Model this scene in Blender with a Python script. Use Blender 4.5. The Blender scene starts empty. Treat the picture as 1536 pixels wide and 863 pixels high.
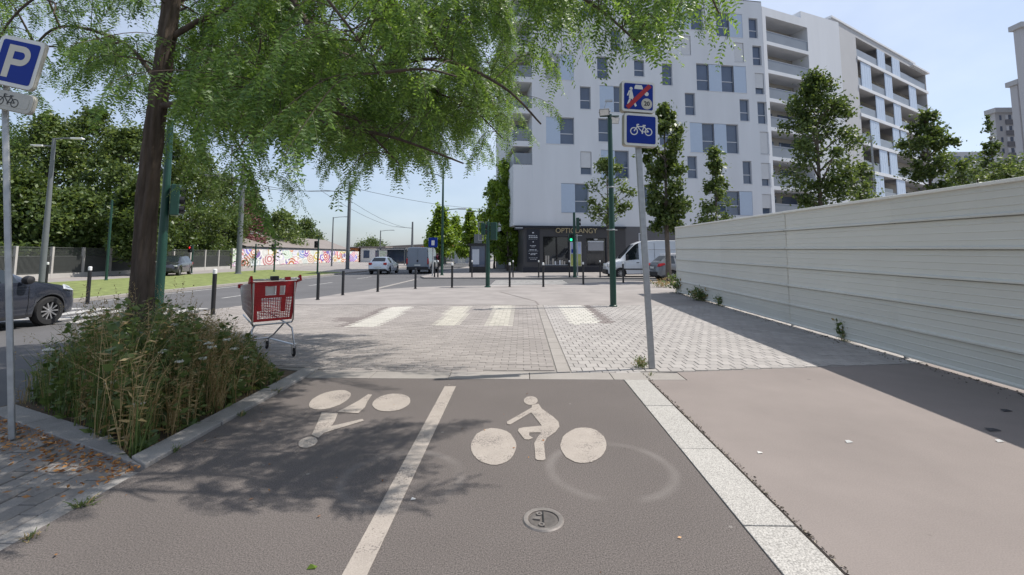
import bpy, bmesh, math, random
import numpy as np
from mathutils import Vector, Matrix
R = math.radians
sc = bpy.context.scene
COL = sc.collection
random.seed(7)

# ------------------------------------------------------------------ camera
F, HC, HORIZON, VPX = 686.0, 1.5, 383.0, 783.0
PITCH = R(5.0)
YAW = math.atan((VPX - 768.0) / F)
CY = HORIZON - F * math.tan(PITCH)
cd = bpy.data.cameras.new('camera')
cd.sensor_width = 36.0
cd.lens = 36.0 * F / 1536.0
cd.shift_y = (CY - 431.5) / 1536.0
cd.clip_start = 0.05
cd.clip_end = 6000
cam = bpy.data.objects.new('camera', cd)
COL.objects.link(cam)
RM = Matrix.Rotation(YAW, 3, 'Z') @ Matrix.Rotation(math.pi / 2 + PITCH, 3, 'X')
cam.matrix_world = Matrix.Translation((0, 0, HC)) @ RM.to_4x4()
sc.camera = cam

# ------------------------------------------------------------------ sky, sun, exposure
SUNV = Vector((0.63, 0.13, 1.0)).normalized()
SUN_EL = math.asin(SUNV.z)
SUN_ROT = math.atan2(SUNV.x, SUNV.y)
world = bpy.data.worlds.new('World')
sc.world = world
world.use_nodes = True
wn = world.node_tree
wn.nodes.clear()
w_out = wn.nodes.new('ShaderNodeOutputWorld')
w_bg = wn.nodes.new('ShaderNodeBackground')
w_sky = wn.nodes.new('ShaderNodeTexSky')
w_sky.sky_type = 'NISHITA'
w_sky.sun_disc = False
w_sky.sun_elevation = SUN_EL
w_sky.sun_rotation = SUN_ROT
w_sky.altitude = 40
w_sky.air_density = 1.0
w_sky.dust_density = 1.7
w_sky.ozone_density = 3.5
w_bg.inputs['Strength'].default_value = 0.12
w_tc = wn.nodes.new('ShaderNodeTexCoord')
w_mp = wn.nodes.new('ShaderNodeMapping')
w_mp.inputs['Scale'].default_value = (1.0, 1.0, 2.0)
w_ns = wn.nodes.new('ShaderNodeTexNoise')
w_ns.inputs['Scale'].default_value = 1.7
w_ns.inputs['Detail'].default_value = 6
w_ns.inputs['Roughness'].default_value = 0.55
w_rp = wn.nodes.new('ShaderNodeValToRGB')
w_rp.color_ramp.elements[0].position = 0.30
w_rp.color_ramp.elements[0].color = (0.10, 0.10, 0.10, 1)
w_rp.color_ramp.elements[1].position = 0.72
w_rp.color_ramp.elements[1].color = (0.55, 0.55, 0.55, 1)
w_mx = wn.nodes.new('ShaderNodeMixRGB')
w_mx.inputs['Color2'].default_value = (7.0, 7.6, 8.6, 1)
wn.links.new(w_tc.outputs['Generated'], w_mp.inputs['Vector'])
wn.links.new(w_mp.outputs['Vector'], w_ns.inputs['Vector'])
wn.links.new(w_ns.outputs['Fac'], w_rp.inputs['Fac'])
wn.links.new(w_rp.outputs['Color'], w_mx.inputs['Fac'])
wn.links.new(w_sky.outputs['Color'], w_mx.inputs['Color1'])
wn.links.new(w_mx.outputs['Color'], w_bg.inputs['Color'])
wn.links.new(w_bg.outputs['Background'], w_out.inputs['Surface'])
sd = bpy.data.lights.new('sun', 'SUN')
sd.energy = 4.6
sd.angle = R(0.55)
sd.color = (1.0, 0.95, 0.88)
sun = bpy.data.objects.new('sun', sd)
COL.objects.link(sun)
sun.rotation_euler = SUNV.to_track_quat('Z', 'Y').to_euler()
sun.location = (10, 5, 30)
sc.view_settings.view_transform = 'Standard'
sc.view_settings.look = 'None'
sc.view_settings.gamma = 1
sc.view_settings.use_curve_mapping = False
sc.view_settings.exposure = 0.27

# ------------------------------------------------------------------ picture -> place helpers
CAMP = Vector((0, 0, HC))
def ray(px, py):
    return (RM @ Vector(((px - 768.0) / F, (CY - py) / F, -1.0)))
def G(px, py, z=0.0):
    d = ray(px, py)
    return CAMP + d * ((z - HC) / d.z)
def AT(px, py, y):
    d = ray(px, py)
    return CAMP + d * (y / d.y)
def PLN(px, py, p0, n):
    d = ray(px, py)
    return CAMP + d * ((Vector(p0) - CAMP).dot(n) / d.dot(n))
RMI = RM.transposed()
def proj(p):
    q = RMI @ (Vector(p) - CAMP)
    if q.z > -0.05:
        return None
    return (768 + F * q.x / -q.z, CY - F * q.y / -q.z)

# ------------------------------------------------------------------ materials
def lin(r, g, b):
    return tuple(((c / 255.0) / 12.92 if c <= 10 else (((c / 255.0) + 0.055) / 1.055) ** 2.4) for c in (r, g, b))
MATS = {}
def mat(name, col, rough=0.75, var=0.12, scale=6.0, bump=0.0, bscale=80.0, metal=0.0, spec=0.4, coord='Object', isl=0.0, detail=5, speck=0.0, coat=0.0, stretch=None):
    m = bpy.data.materials.new(name)
    m.use_nodes = True
    nt = m.node_tree
    N, L = nt.nodes, nt.links
    b = N['Principled BSDF']
    b.inputs['Roughness'].default_value = rough
    b.inputs['Metallic'].default_value = metal
    b.inputs['Specular IOR Level'].default_value = spec
    b.inputs['Coat Weight'].default_value = coat
    if coord == 'pos':
        src = N.new('ShaderNodeNewGeometry').outputs['Position']
    else:
        src = N.new('ShaderNodeTexCoord').outputs['Object']
    if stretch:
        mpn = N.new('ShaderNodeMapping'); mpn.inputs['Scale'].default_value = stretch
        L.new(src, mpn.inputs['Vector']); src = mpn.outputs['Vector']
    ns = N.new('ShaderNodeTexNoise')
    ns.inputs['Scale'].default_value = scale
    ns.inputs['Detail'].default_value = detail
    ns.inputs['Roughness'].default_value = 0.6
    L.new(src, ns.inputs['Vector'])
    mr = N.new('ShaderNodeMapRange')
    mr.inputs['From Min'].default_value = 0.25
    mr.inputs['From Max'].default_value = 0.75
    mr.inputs['To Min'].default_value = 1 - var
    mr.inputs['To Max'].default_value = 1 + var
    L.new(ns.outputs['Fac'], mr.inputs['Value'])
    val = mr.outputs['Result']
    if isl:
        g2 = N.new('ShaderNodeNewGeometry')
        oi = N.new('ShaderNodeObjectInfo')
        ad = N.new('ShaderNodeMath'); ad.operation = 'ADD'
        L.new(g2.outputs['Random Per Island'], ad.inputs[0]); L.new(oi.outputs['Random'], ad.inputs[1])
        fr = N.new('ShaderNodeMath'); fr.operation = 'FRACT'
        L.new(ad.outputs[0], fr.inputs[0])
        m2 = N.new('ShaderNodeMapRange')
        m2.inputs['To Min'].default_value = 1 - isl
        m2.inputs['To Max'].default_value = 1 + isl
        L.new(fr.outputs[0], m2.inputs['Value'])
        mu = N.new('ShaderNodeMath'); mu.operation = 'MULTIPLY'
        L.new(val, mu.inputs[0]); L.new(m2.outputs['Result'], mu.inputs[1])
        val = mu.outputs[0]
    if speck:
        vo = N.new('ShaderNodeTexNoise')
        vo.inputs['Scale'].default_value = 130.0
        vo.inputs['Detail'].default_value = 3
        L.new(src, vo.inputs['Vector'])
        m3 = N.new('ShaderNodeMapRange')
        m3.inputs['From Min'].default_value = 0.32
        m3.inputs['From Max'].default_value = 0.68
        m3.inputs['To Min'].default_value = 1 - speck
        m3.inputs['To Max'].default_value = 1 + speck
        L.new(vo.outputs['Fac'], m3.inputs['Value'])
        mu = N.new('ShaderNodeMath'); mu.operation = 'MULTIPLY'
        L.new(val, mu.inputs[0]); L.new(m3.outputs['Result'], mu.inputs[1])
        val = mu.outputs[0]
    vm = N.new('ShaderNodeVectorMath'); vm.operation = 'SCALE'
    vm.inputs[0].default_value = col[:3]
    L.new(val, vm.inputs['Scale'])
    L.new(vm.outputs['Vector'], b.inputs['Base Color'])
    if bump:
        nb = N.new('ShaderNodeTexNoise')
        nb.inputs['Scale'].default_value = bscale
        nb.inputs['Detail'].default_value = 4
        L.new(src, nb.inputs['Vector'])
        bp = N.new('ShaderNodeBump')
        bp.inputs['Strength'].default_value = bump
        bp.inputs['Distance'].default_value = 0.01
        L.new(nb.outputs['Fac'], bp.inputs['Height'])
        L.new(bp.outputs['Normal'], b.inputs['Normal'])
    MATS[name] = m
    return m
def leafmat(name, c1, c2, trans=0.35, rough=0.45):
    m = bpy.data.materials.new(name)
    m.use_nodes = True
    nt = m.node_tree
    N, L = nt.nodes, nt.links
    b = N['Principled BSDF']
    b.inputs['Roughness'].default_value = rough
    b.inputs['Specular IOR Level'].default_value = 0.45
    g = N.new('ShaderNodeNewGeometry')
    rp = N.new('ShaderNodeValToRGB')
    rp.color_ramp.elements[0].color = (*c1, 1)
    rp.color_ramp.elements[1].color = (*c2, 1)
    L.new(g.outputs['Random Per Island'], rp.inputs['Fac'])
    L.new(rp.outputs['Color'], b.inputs['Base Color'])
    tr = N.new('ShaderNodeBsdfTranslucent')
    hs = N.new('ShaderNodeHueSaturation')
    hs.inputs['Hue'].default_value = 0.48
    hs.inputs['Saturation'].default_value = 1.1
    hs.inputs['Value'].default_value = 1.9
    L.new(rp.outputs['Color'], hs.inputs['Color'])
    L.new(hs.outputs['Color'], tr.inputs['Color'])
    mx = N.new('ShaderNodeMixShader')
    mx.inputs['Fac'].default_value = trans
    L.new(b.outputs['BSDF'], mx.inputs[1])
    L.new(tr.outputs['BSDF'], mx.inputs[2])
    L.new(mx.outputs['Shader'], N['Material Output'].inputs['Surface'])
    MATS[name] = m
    return m
def glassmat(name, col, rough=0.04):
    m = mat(name, col, rough=rough, var=0.25, scale=0.7, spec=0.8)
    return m

# ------------------------------------------------------------------ mesh builder
class MB:
    def __init__(s):
        s.v, s.f, s.m = [], [], []
    def add(s, vs, fs, m=0):
        o = len(s.v)
        s.v.extend([tuple(q) for q in vs])
        for f in fs:
            s.f.append(tuple(i + o for i in f)); s.m.append(m)
        return s
    def box(s, x0, y0, z0, x1, y1, z1, m=0, M=None):
        vs = [(x0, y0, z0), (x1, y0, z0), (x1, y1, z0), (x0, y1, z0), (x0, y0, z1), (x1, y0, z1), (x1, y1, z1), (x0, y1, z1)]
        if M is not None:
            vs = [M @ Vector(q) for q in vs]
        return s.add(vs, [(3, 2, 1, 0), (4, 5, 6, 7), (0, 1, 5, 4), (1, 2, 6, 5), (2, 3, 7, 6), (3, 0, 4, 7)], m)
    def quad(s, a, b, c, d, m=0):
        return s.add([a, b, c, d], [(0, 1, 2, 3)], m)
    def poly(s, pts, m=0):
        return s.add(pts, [tuple(range(len(pts)))], m)
    def prism(s, pts, off, m=0):
        n = len(pts)
        off = Vector(off)
        p2 = [Vector(p) + off for p in pts]
        s.add([*pts, *p2], [tuple(range(n))[::-1], tuple(range(n, 2 * n))] + [(i, (i + 1) % n, n + (i + 1) % n, n + i) for i in range(n)], m)
        return s
    def tube(s, pts, rad, n=8, m=0, cap=True, flat=None):
        pts = [Vector(p) for p in pts]
        if not isinstance(rad, (list, tuple)):
            rad = [rad] * len(pts)
        vs, fs = [], []
        t0 = (pts[1] - pts[0]).normalized()
        up = Vector((0, 0, 1)) if abs(t0.z) < 0.9 else Vector((1, 0, 0))
        a = t0.cross(up).normalized()
        for i, p in enumerate(pts):
            if i == 0: t = t0
            elif i == len(pts) - 1: t = (pts[i] - pts[i - 1]).normalized()
            else: t = ((pts[i + 1] - pts[i]).normalized() + (pts[i] - pts[i - 1]).normalized()).normalized()
            a = (a - t * a.dot(t))
            if a.length < 1e-6:
                a = t.orthogonal()
            a.normalize()
            b = t.cross(a)
            for k in range(n):
                an = 2 * math.pi * k / n
                vs.append(p + (a * math.cos(an) + b * math.sin(an)) * rad[i])
        for i in range(len(pts) - 1):
            for k in range(n):
                k2 = (k + 1) % n
                fs.append((i * n + k, i * n + k2, (i + 1) * n + k2, (i + 1) * n + k))
        if cap:
            fs.append(tuple(range(n))[::-1])
            fs.append(tuple((len(pts) - 1) * n + k for k in range(n)))
        return s.add(vs, fs, m)
    def lathe(s, prof, n=16, c=(0, 0, 0), axis='z', m=0):
        vs, fs = [], []
        for (r, h) in prof:
            for k in range(n):
                a = 2 * math.pi * k / n
                x, y = r * math.cos(a), r * math.sin(a)
                if axis == 'z': q = (c[0] + x, c[1] + y, c[2] + h)
                elif axis == 'y': q = (c[0] + x, c[1] + h, c[2] + y)
                else: q = (c[0] + h, c[1] + x, c[2] + y)
                vs.append(q)
        for i in range(len(prof) - 1):
            for k in range(n):
                k2 = (k + 1) % n
                fs.append((i * n + k, i * n + k2, (i + 1) * n + k2, (i + 1) * n + k))
        fs.append(tuple(range(n))[::-1])
        fs.append(tuple((len(prof) - 1) * n + k for k in range(n)))
        return s.add(vs, fs, m)
    def build(s, name, mats, parent=None, smooth=False, fix=True, bevel=0, tri=None):
        me = bpy.data.meshes.new(name)
        me.from_pydata(s.v, [], s.f)
        if not isinstance(mats, (list, tuple)):
            mats = [mats]
        for q in mats:
            me.materials.append(MATS[q] if isinstance(q, str) else q)
        if len(mats) > 1:
            me.polygons.foreach_set('material_index', s.m)
        if fix:
            bm = bmesh.new(); bm.from_mesh(me)
            bmesh.ops.recalc_face_normals(bm, faces=bm.faces)
            bm.to_mesh(me); bm.free()
        if smooth:
            me.polygons.foreach_set('use_smooth', [True] * len(me.polygons))
            if smooth != 'all':
                me.set_sharp_from_angle(angle=R(38))
        me.update()
        o = bpy.data.objects.new(name, me)
        COL.objects.link(o)
        if parent is not None:
            o.parent = parent
        if bevel:
            bv = o.modifiers.new('bevel', 'BEVEL'); bv.width = bevel; bv.segments = 2; bv.limit_method = 'ANGLE'
        return o
def fastmesh(name, V, Fc, k, material, parent=None, smooth=False, mi=None):
    """V (n,3), Fc (m,k) index array"""
    me = bpy.data.meshes.new(name)
    V = np.asarray(V, dtype=np.float32); Fc = np.asarray(Fc, dtype=np.int32)
    me.vertices.add(len(V)); me.vertices.foreach_set('co', V.ravel())
    me.loops.add(Fc.size); me.loops.foreach_set('vertex_index', Fc.ravel())
    me.polygons.add(len(Fc)); me.polygons.foreach_set('loop_start', np.arange(len(Fc), dtype=np.int32) * k)
    me.update(calc_edges=True)
    for q in (material if isinstance(material, (list, tuple)) else [material]):
        me.materials.append(MATS[q])
    if mi is not None:
        me.polygons.foreach_set('material_index', np.asarray(mi, dtype=np.int32))
    if smooth:
        me.polygons.foreach_set('use_smooth', np.ones(len(Fc), dtype=bool))
    me.validate()
    o = bpy.data.objects.new(name, me)
    COL.objects.link(o)
    if parent is not None:
        o.parent = parent
    return o
def tag(o, label=None, cat=None, group=None, kind=None):
    if label: o['label'] = label
    if cat: o['category'] = cat
    if group: o['group'] = group
    if kind: o['kind'] = kind
    return o
def thing(name, label, cat, loc=(0, 0, 0), rz=0.0, group=None, rot=None):
    o = bpy.data.objects.new(name, None)
    COL.objects.link(o)
    o.empty_display_size = 0.2
    o.location = loc
    o.rotation_euler = rot if rot else (0, 0, rz)
    return tag(o, label, cat, group)
def copy_tree(o, parent=None, loc=None, rz=None, label=None, scale=None):
    c = o.copy()
    COL.objects.link(c)
    c.parent = parent
    if loc is not None: c.location = loc
    if rz is not None: c.rotation_euler = (0, 0, rz)
    if scale is not None: c.scale = scale
    if label: c['label'] = label
    for ch in o.children:
        copy_tree(ch, c)
    return c
def text(name, body, size, material, parent, loc, rot=(math.pi / 2, 0, 0), ext=0.003, offset=0.0, align='CENTER'):
    cu = bpy.data.curves.new(name, 'FONT')
    cu.body = body; cu.size = size; cu.extrude = ext; cu.offset = offset
    cu.align_x = align; cu.align_y = 'CENTER'
    cu.materials.append(MATS[material])
    tmp = bpy.data.objects.new(name, cu)
    COL.objects.link(tmp)
    dg = bpy.context.evaluated_depsgraph_get()
    me = bpy.data.meshes.new_from_object(tmp.evaluated_get(dg))
    bpy.data.objects.remove(tmp)
    o = bpy.data.objects.new(name, me)
    COL.objects.link(o)
    o.parent = parent; o.location = loc; o.rotation_euler = rot
    return o

# ------------------------------------------------------------------ material library
def asphalt_lane():
    m = mat('asphalt_lane', (0.124, 0.108, 0.100), rough=0.88, var=0.09, scale=0.9, bump=0.55, bscale=190, coord='pos', speck=0.46)
    nt = m.node_tree; N, L = nt.nodes, nt.links
    b = N['Principled BSDF']
    src = b.inputs['Base Color'].links[0].from_socket
    geo = N.new('ShaderNodeNewGeometry')
    prev = src
    # scuffed tyre circles worn into the surface
    for (c, r0, amp) in ((G(916, 703), 0.0, 0.27), (G(603, 716), 0.0, 0.25)):
        e = G(1008, 705) if c.x > 0 else G(690, 716)
        rr = abs(e.x - c.x)
        ds = N.new('ShaderNodeVectorMath'); ds.operation = 'DISTANCE'
        L.new(geo.outputs['Position'], ds.inputs[0]); ds.inputs[1].default_value = (c.x, c.y, 0)
        sb = N.new('ShaderNodeMath'); sb.operation = 'SUBTRACT'; sb.inputs[1].default_value = rr
        L.new(ds.outputs['Value'], sb.inputs[0])
        ab = N.new('ShaderNodeMath'); ab.operation = 'ABSOLUTE'
        L.new(sb.outputs[0], ab.inputs[0])
        mr = N.new('ShaderNodeMapRange'); mr.interpolation_type = 'SMOOTHSTEP'
        mr.inputs['From Min'].default_value = 0.0; mr.inputs['From Max'].default_value = 0.062
        mr.inputs['To Min'].default_value = amp; mr.inputs['To Max'].default_value = 0.0
        L.new(ab.outputs[0], mr.inputs['Value'])
        ns = N.new('ShaderNodeTexNoise'); ns.inputs['Scale'].default_value = 2.2
        L.new(geo.outputs['Position'], ns.inputs['Vector'])
        m2 = N.new('ShaderNodeMapRange'); m2.inputs['From Min'].default_value = 0.35; m2.inputs['From Max'].default_value = 0.6
        L.new(ns.outputs['Fac'], m2.inputs['Value'])
        mu = N.new('ShaderNodeMath'); mu.operation = 'MULTIPLY'
        L.new(mr.outputs['Result'], mu.inputs[0]); L.new(m2.outputs['Result'], mu.inputs[1])
        mx = N.new('ShaderNodeMixRGB')
        mx.inputs['Color2'].default_value = (0.30, 0.275, 0.255, 1)
        L.new(mu.outputs[0], mx.inputs['Fac']); L.new(prev, mx.inputs['Color1'])
        prev = mx.outputs['Color']
    # sparse pale grit and chewing-gum spots
    vo = N.new('ShaderNodeTexVoronoi'); vo.inputs['Scale'].default_value = 2.3
    L.new(geo.outputs['Position'], vo.inputs['Vector'])
    lt = N.new('ShaderNodeMath'); lt.operation = 'LESS_THAN'; lt.inputs[1].default_value = 0.030
    L.new(vo.outputs['Distance'], lt.inputs[0])
    sc2 = N.new('ShaderNodeMath'); sc2.operation = 'MULTIPLY'; sc2.inputs[1].default_value = 0.45
    L.new(lt.outputs[0], sc2.inputs[0])
    mx = N.new('ShaderNodeMixRGB'); mx.inputs['Color2'].default_value = (0.34, 0.32, 0.29, 1)
    L.new(sc2.outputs[0], mx.inputs['Fac']); L.new(prev, mx.inputs['Color1'])
    L.new(mx.outputs['Color'], b.inputs['Base Color'])
asphalt_lane()
def spots(name, cols, scale, thr, fac, coord='pos'):
    """dark blotches (gum, stains) added to an existing material"""
    m = MATS[name]; nt = m.node_tree; N, L = nt.nodes, nt.links
    b = N['Principled BSDF']; prev = b.inputs['Base Color'].links[0].from_socket
    geo = N.new('ShaderNodeNewGeometry')
    nd = N.new('ShaderNodeTexNoise'); nd.inputs['Scale'].default_value = 9
    L.new(geo.outputs['Position'], nd.inputs['Vector'])
    mxv = N.new('ShaderNodeMixRGB'); mxv.inputs['Fac'].default_value = 0.07
    L.new(geo.outputs['Position'], mxv.inputs['Color1']); L.new(nd.outputs['Color'], mxv.inputs['Color2'])
    vo = N.new('ShaderNodeTexVoronoi'); vo.inputs['Scale'].default_value = scale
    L.new(mxv.outputs['Color'], vo.inputs['Vector'])
    mr = N.new('ShaderNodeMapRange'); mr.inputs['From Min'].default_value = thr * 0.6; mr.inputs['From Max'].default_value = thr
    mr.inputs['To Min'].default_value = fac; mr.inputs['To Max'].default_value = 0
    L.new(vo.outputs['Distance'], mr.inputs['Value'])
    mx = N.new('ShaderNodeMixRGB'); mx.inputs['Color2'].default_value = (*cols, 1)
    L.new(mr.outputs['Result'], mx.inputs['Fac']); L.new(prev, mx.inputs['Color1'])
    L.new(mx.outputs['Color'], b.inputs['Base Color'])
mat('beige_asphalt', (0.218, 0.188, 0.172), rough=0.9, var=0.12, scale=0.9, bump=0.25, bscale=150, coord='pos', speck=0.10)
spots('beige_asphalt', (0.12, 0.105, 0.095), 2.1, 0.055, 0.6)
mat('road_asphalt', (0.105, 0.103, 0.105), rough=0.9, var=0.14, scale=0.5, bump=0.3, bscale=60, coord='pos', speck=0.15)
mat('paving_far', (0.265, 0.243, 0.228), rough=0.9, var=0.20, scale=0.9, bump=0.1, bscale=20, coord='pos')
mat('mortar', (0.235, 0.218, 0.20), rough=0.95, var=0.2, scale=5, coord='pos')
mat('paver_brown', (0.275, 0.250, 0.232), rough=0.9, var=0.15, scale=0.7, isl=0.11, bump=0.15, bscale=60, coord='pos')
mat('paver_grey', (0.325, 0.304, 0.286), rough=0.9, var=0.12, scale=0.7, isl=0.09, bump=0.15, bscale=60, coord='pos')
mat('paver_white', (0.45, 0.43, 0.385), rough=0.85, var=0.08, scale=2, isl=0.06, coord='pos')
mat('paver_cream', (0.42, 0.395, 0.34), rough=0.85, var=0.14, scale=9, isl=0.12, coord='pos')
mat('paver_dark', (0.185, 0.16, 0.15), rough=0.9, var=0.12, scale=2, isl=0.08, coord='pos')
mat('paver_old', (0.24, 0.222, 0.205), rough=0.9, var=0.2, scale=2.5, isl=0.15, bump=0.3, bscale=50, coord='pos', speck=0.12)
mat('kerb_stone', (0.29, 0.268, 0.245), rough=0.88, var=0.14, scale=2, isl=0.07, bump=0.2, bscale=90, coord='pos', speck=0.12)
mat('granite', (0.36, 0.345, 0.32), rough=0.8, var=0.06, scale=2, isl=0.06, bump=0.15, bscale=120, coord='pos', speck=0.42)
mat('planter_stone', (0.27, 0.255, 0.24), rough=0.9, var=0.2, scale=3, isl=0.1, bump=0.3, bscale=60, coord='pos', speck=0.15)
mat('lane_paint', (0.345, 0.305, 0.268), rough=0.8, var=0.10, scale=6, bump=0.35, bscale=170, coord='pos', speck=0.10)
def worn(name, col, thr):
    m = MATS[name]; N, L = m.node_tree.nodes, m.node_tree.links
    b = N['Principled BSDF']; prev = b.inputs['Base Color'].links[0].from_socket
    geo = N.new('ShaderNodeNewGeometry')
    n1 = N.new('ShaderNodeTexNoise'); n1.inputs['Scale'].default_value = 95; n1.inputs['Detail'].default_value = 3
    n2 = N.new('ShaderNodeTexNoise'); n2.inputs['Scale'].default_value = 3.5; n2.inputs['Detail'].default_value = 4
    for q_ in (n1, n2): L.new(geo.outputs['Position'], q_.inputs['Vector'])
    ad = N.new('ShaderNodeMath'); ad.operation = 'MULTIPLY_ADD'; ad.inputs[1].default_value = 0.75
    L.new(n2.outputs['Fac'], ad.inputs[0]); L.new(n1.outputs['Fac'], ad.inputs[2])
    mr = N.new('ShaderNodeMapRange'); mr.inputs['From Min'].default_value = thr; mr.inputs['From Max'].default_value = thr + 0.07
    mr.inputs['To Max'].default_value = 0.85
    L.new(ad.outputs[0], mr.inputs['Value'])
    mx = N.new('ShaderNodeMixRGB'); mx.inputs['Color2'].default_value = (*col, 1)
    L.new(mr.outputs['Result'], mx.inputs['Fac']); L.new(prev, mx.inputs['Color1']); L.new(mx.outputs['Color'], b.inputs['Base Color'])
worn('lane_paint', (0.15, 0.13, 0.12), 0.985)
mat('road_paint', (0.40, 0.39, 0.37), rough=0.8, var=0.35, scale=5, coord='pos')
mat('soil', (0.10, 0.075, 0.05), rough=1, var=0.3, scale=6, bump=0.6, bscale=30, coord='pos')
mat('ground_far', (0.22, 0.21, 0.19), rough=1, var=0.2, scale=0.05, coord='pos')
mat('turf', (0.165, 0.195, 0.062), rough=1, var=0.55, scale=2.2, bump=0.8, bscale=40, coord='pos')
mat('fence_sheet', (0.64, 0.63, 0.575), rough=0.45, var=0.035, scale=0.9, metal=0.0, isl=0.03, coord='pos')
mat('fence_cap', (0.78, 0.76, 0.70), rough=0.4, var=0.04)
mat('galvanised', (0.36, 0.37, 0.38), rough=0.45, var=0.14, scale=14, metal=0.55, spec=0.5)
mat('steel', (0.55, 0.55, 0.56), rough=0.28, var=0.08, metal=0.95)
mat('green_paint', (0.014, 0.052, 0.038), rough=0.38, var=0.12, scale=9)
mat('black_paint', (0.018, 0.018, 0.020), rough=0.42, var=0.15, scale=9)
mat('white_paint', (0.72, 0.72, 0.70), rough=0.45, var=0.05)
mat('grey_paint', (0.13, 0.14, 0.15), rough=0.5, var=0.1)
mat('sign_blue', (0.004, 0.026, 0.235), rough=0.5, var=0.06, spec=0.2)
mat('sign_white', (0.66, 0.66, 0.63), rough=0.4, var=0.05)
mat('sign_cream', (0.55, 0.52, 0.44), rough=0.4, var=0.06)
mat('sign_red', (0.36, 0.012, 0.018), rough=0.35, var=0.06)
mat('sign_case', (0.42, 0.41, 0.37), rough=0.5, var=0.1, scale=9)
mat('sign_black', (0.02, 0.02, 0.02), rough=0.5, var=0.05)
mat('trolley_red', (0.38, 0.012, 0.016), rough=0.35, var=0.12, scale=6)
mat('rubber', (0.02, 0.02, 0.021), rough=0.75, var=0.15)
mat('render_white', (0.62, 0.64, 0.675), rough=0.9, var=0.07, scale=0.5, bump=0.05, bscale=10, stretch=(1, 1, 0.12))
mat('render_beige', (0.41, 0.415, 0.43), rough=0.9, var=0.05, scale=0.3)
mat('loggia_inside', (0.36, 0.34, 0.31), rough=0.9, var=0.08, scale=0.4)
mat('balustrade', (0.20, 0.225, 0.26), rough=0.35, var=0.1, scale=0.8)
mat('shutter_blue', (0.42, 0.50, 0.62), rough=0.4, var=0.04)
mat('shutter_grey', (0.30, 0.31, 0.34), rough=0.55, var=0.06)
mat('roller', (0.56, 0.57, 0.59), rough=0.6, var=0.04)
mat('window_frame', (0.33, 0.36, 0.42), rough=0.5, var=0.05)
mat('transom', (0.58, 0.60, 0.64), rough=0.5, var=0.03)
glassmat('glass', (0.065, 0.09, 0.145))
glassmat('shop_glass', (0.020, 0.021, 0.024))
glassmat('car_glass', (0.016, 0.022, 0.026), rough=0.03)
mat('shop_dark', (0.050, 0.050, 0.055), rough=0.5, var=0.08)
mat('shop_panel', (0.012, 0.015, 0.026), rough=0.35, var=0.08)
mat('shop_grey', (0.105, 0.105, 0.115), rough=0.6, var=0.07, scale=0.6)
mat('gold', (0.40, 0.33, 0.20), rough=0.4, metal=0.3, var=0.05)
mat('pale_print', (0.50, 0.53, 0.58), rough=0.6, var=0.05)
mat('bark', (0.085, 0.064, 0.050), rough=0.95, var=0.55, scale=14, bump=1.0, bscale=30, stretch=(1, 1, 0.16))
mat('bark_grey', (0.12, 0.10, 0.085), rough=0.95, var=0.3, scale=6, bump=0.6, bscale=20)
leafmat('locust_leaf', (0.046, 0.104, 0.022), (0.170, 0.275, 0.062), trans=0.38)
leafmat('dark_leaf', (0.030, 0.058, 0.015), (0.105, 0.150, 0.036), trans=0.34)
leafmat('mid_leaf', (0.048, 0.086, 0.022), (0.140, 0.190, 0.055), trans=0.34)
leafmat('lime_leaf', (0.085, 0.155, 0.020), (0.185, 0.270, 0.045), trans=0.40)
leafmat('weed_leaf', (0.048, 0.088, 0.022), (0.140, 0.185, 0.058), trans=0.30)
leafmat('dry_leaf', (0.26, 0.19, 0.075), (0.42, 0.33, 0.17), trans=0.25)
leafmat('litter_leaf', (0.22, 0.085, 0.022), (0.50, 0.26, 0.085), trans=0.15)
leafmat('rose_leaf', (0.16, 0.075, 0.070), (0.30, 0.16, 0.15), trans=0.25)
mat('petal', (0.72, 0.72, 0.66), rough=0.8, var=0.08)
for nm, c, rg in (('car_navy', (0.020, 0.024, 0.036), 0.22), ('car_white', (0.62, 0.65, 0.70), 0.25), ('van_grey', (0.165, 0.20, 0.26), 0.3), ('car_grey', (0.16, 0.17, 0.185), 0.25), ('van_white', (0.66, 0.68, 0.71), 0.28), ('car_black', (0.02, 0.021, 0.028), 0.25)):
    mat(nm, c, rough=rg, var=0.03, scale=2, coat=0.7, spec=0.5)
mat('trim_black', (0.022, 0.022, 0.024), rough=0.6, var=0.1)
mat('lamp_clear', (0.60, 0.62, 0.64), rough=0.12, var=0.15, scale=20, metal=0.4)
mat('lamp_red', (0.42, 0.015, 0.02), rough=0.15, var=0.1)
mat('alloy', (0.52, 0.52, 0.53), rough=0.3, metal=0.85, var=0.08)
def emis(name, col, s):
    m = bpy.data.materials.new(name); m.use_nodes = True
    b = m.node_tree.nodes['Principled BSDF']
    b.inputs['Base Color'].default_value = (*col, 1)
    b.inputs['Emission Color'].default_value = (*col, 1)
    b.inputs['Emission Strength'].default_value = s
    MATS[name] = m
emis('signal_green', (0.02, 0.85, 0.35), 1.6)
emis('signal_red', (0.9, 0.03, 0.03), 1.5)
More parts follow.
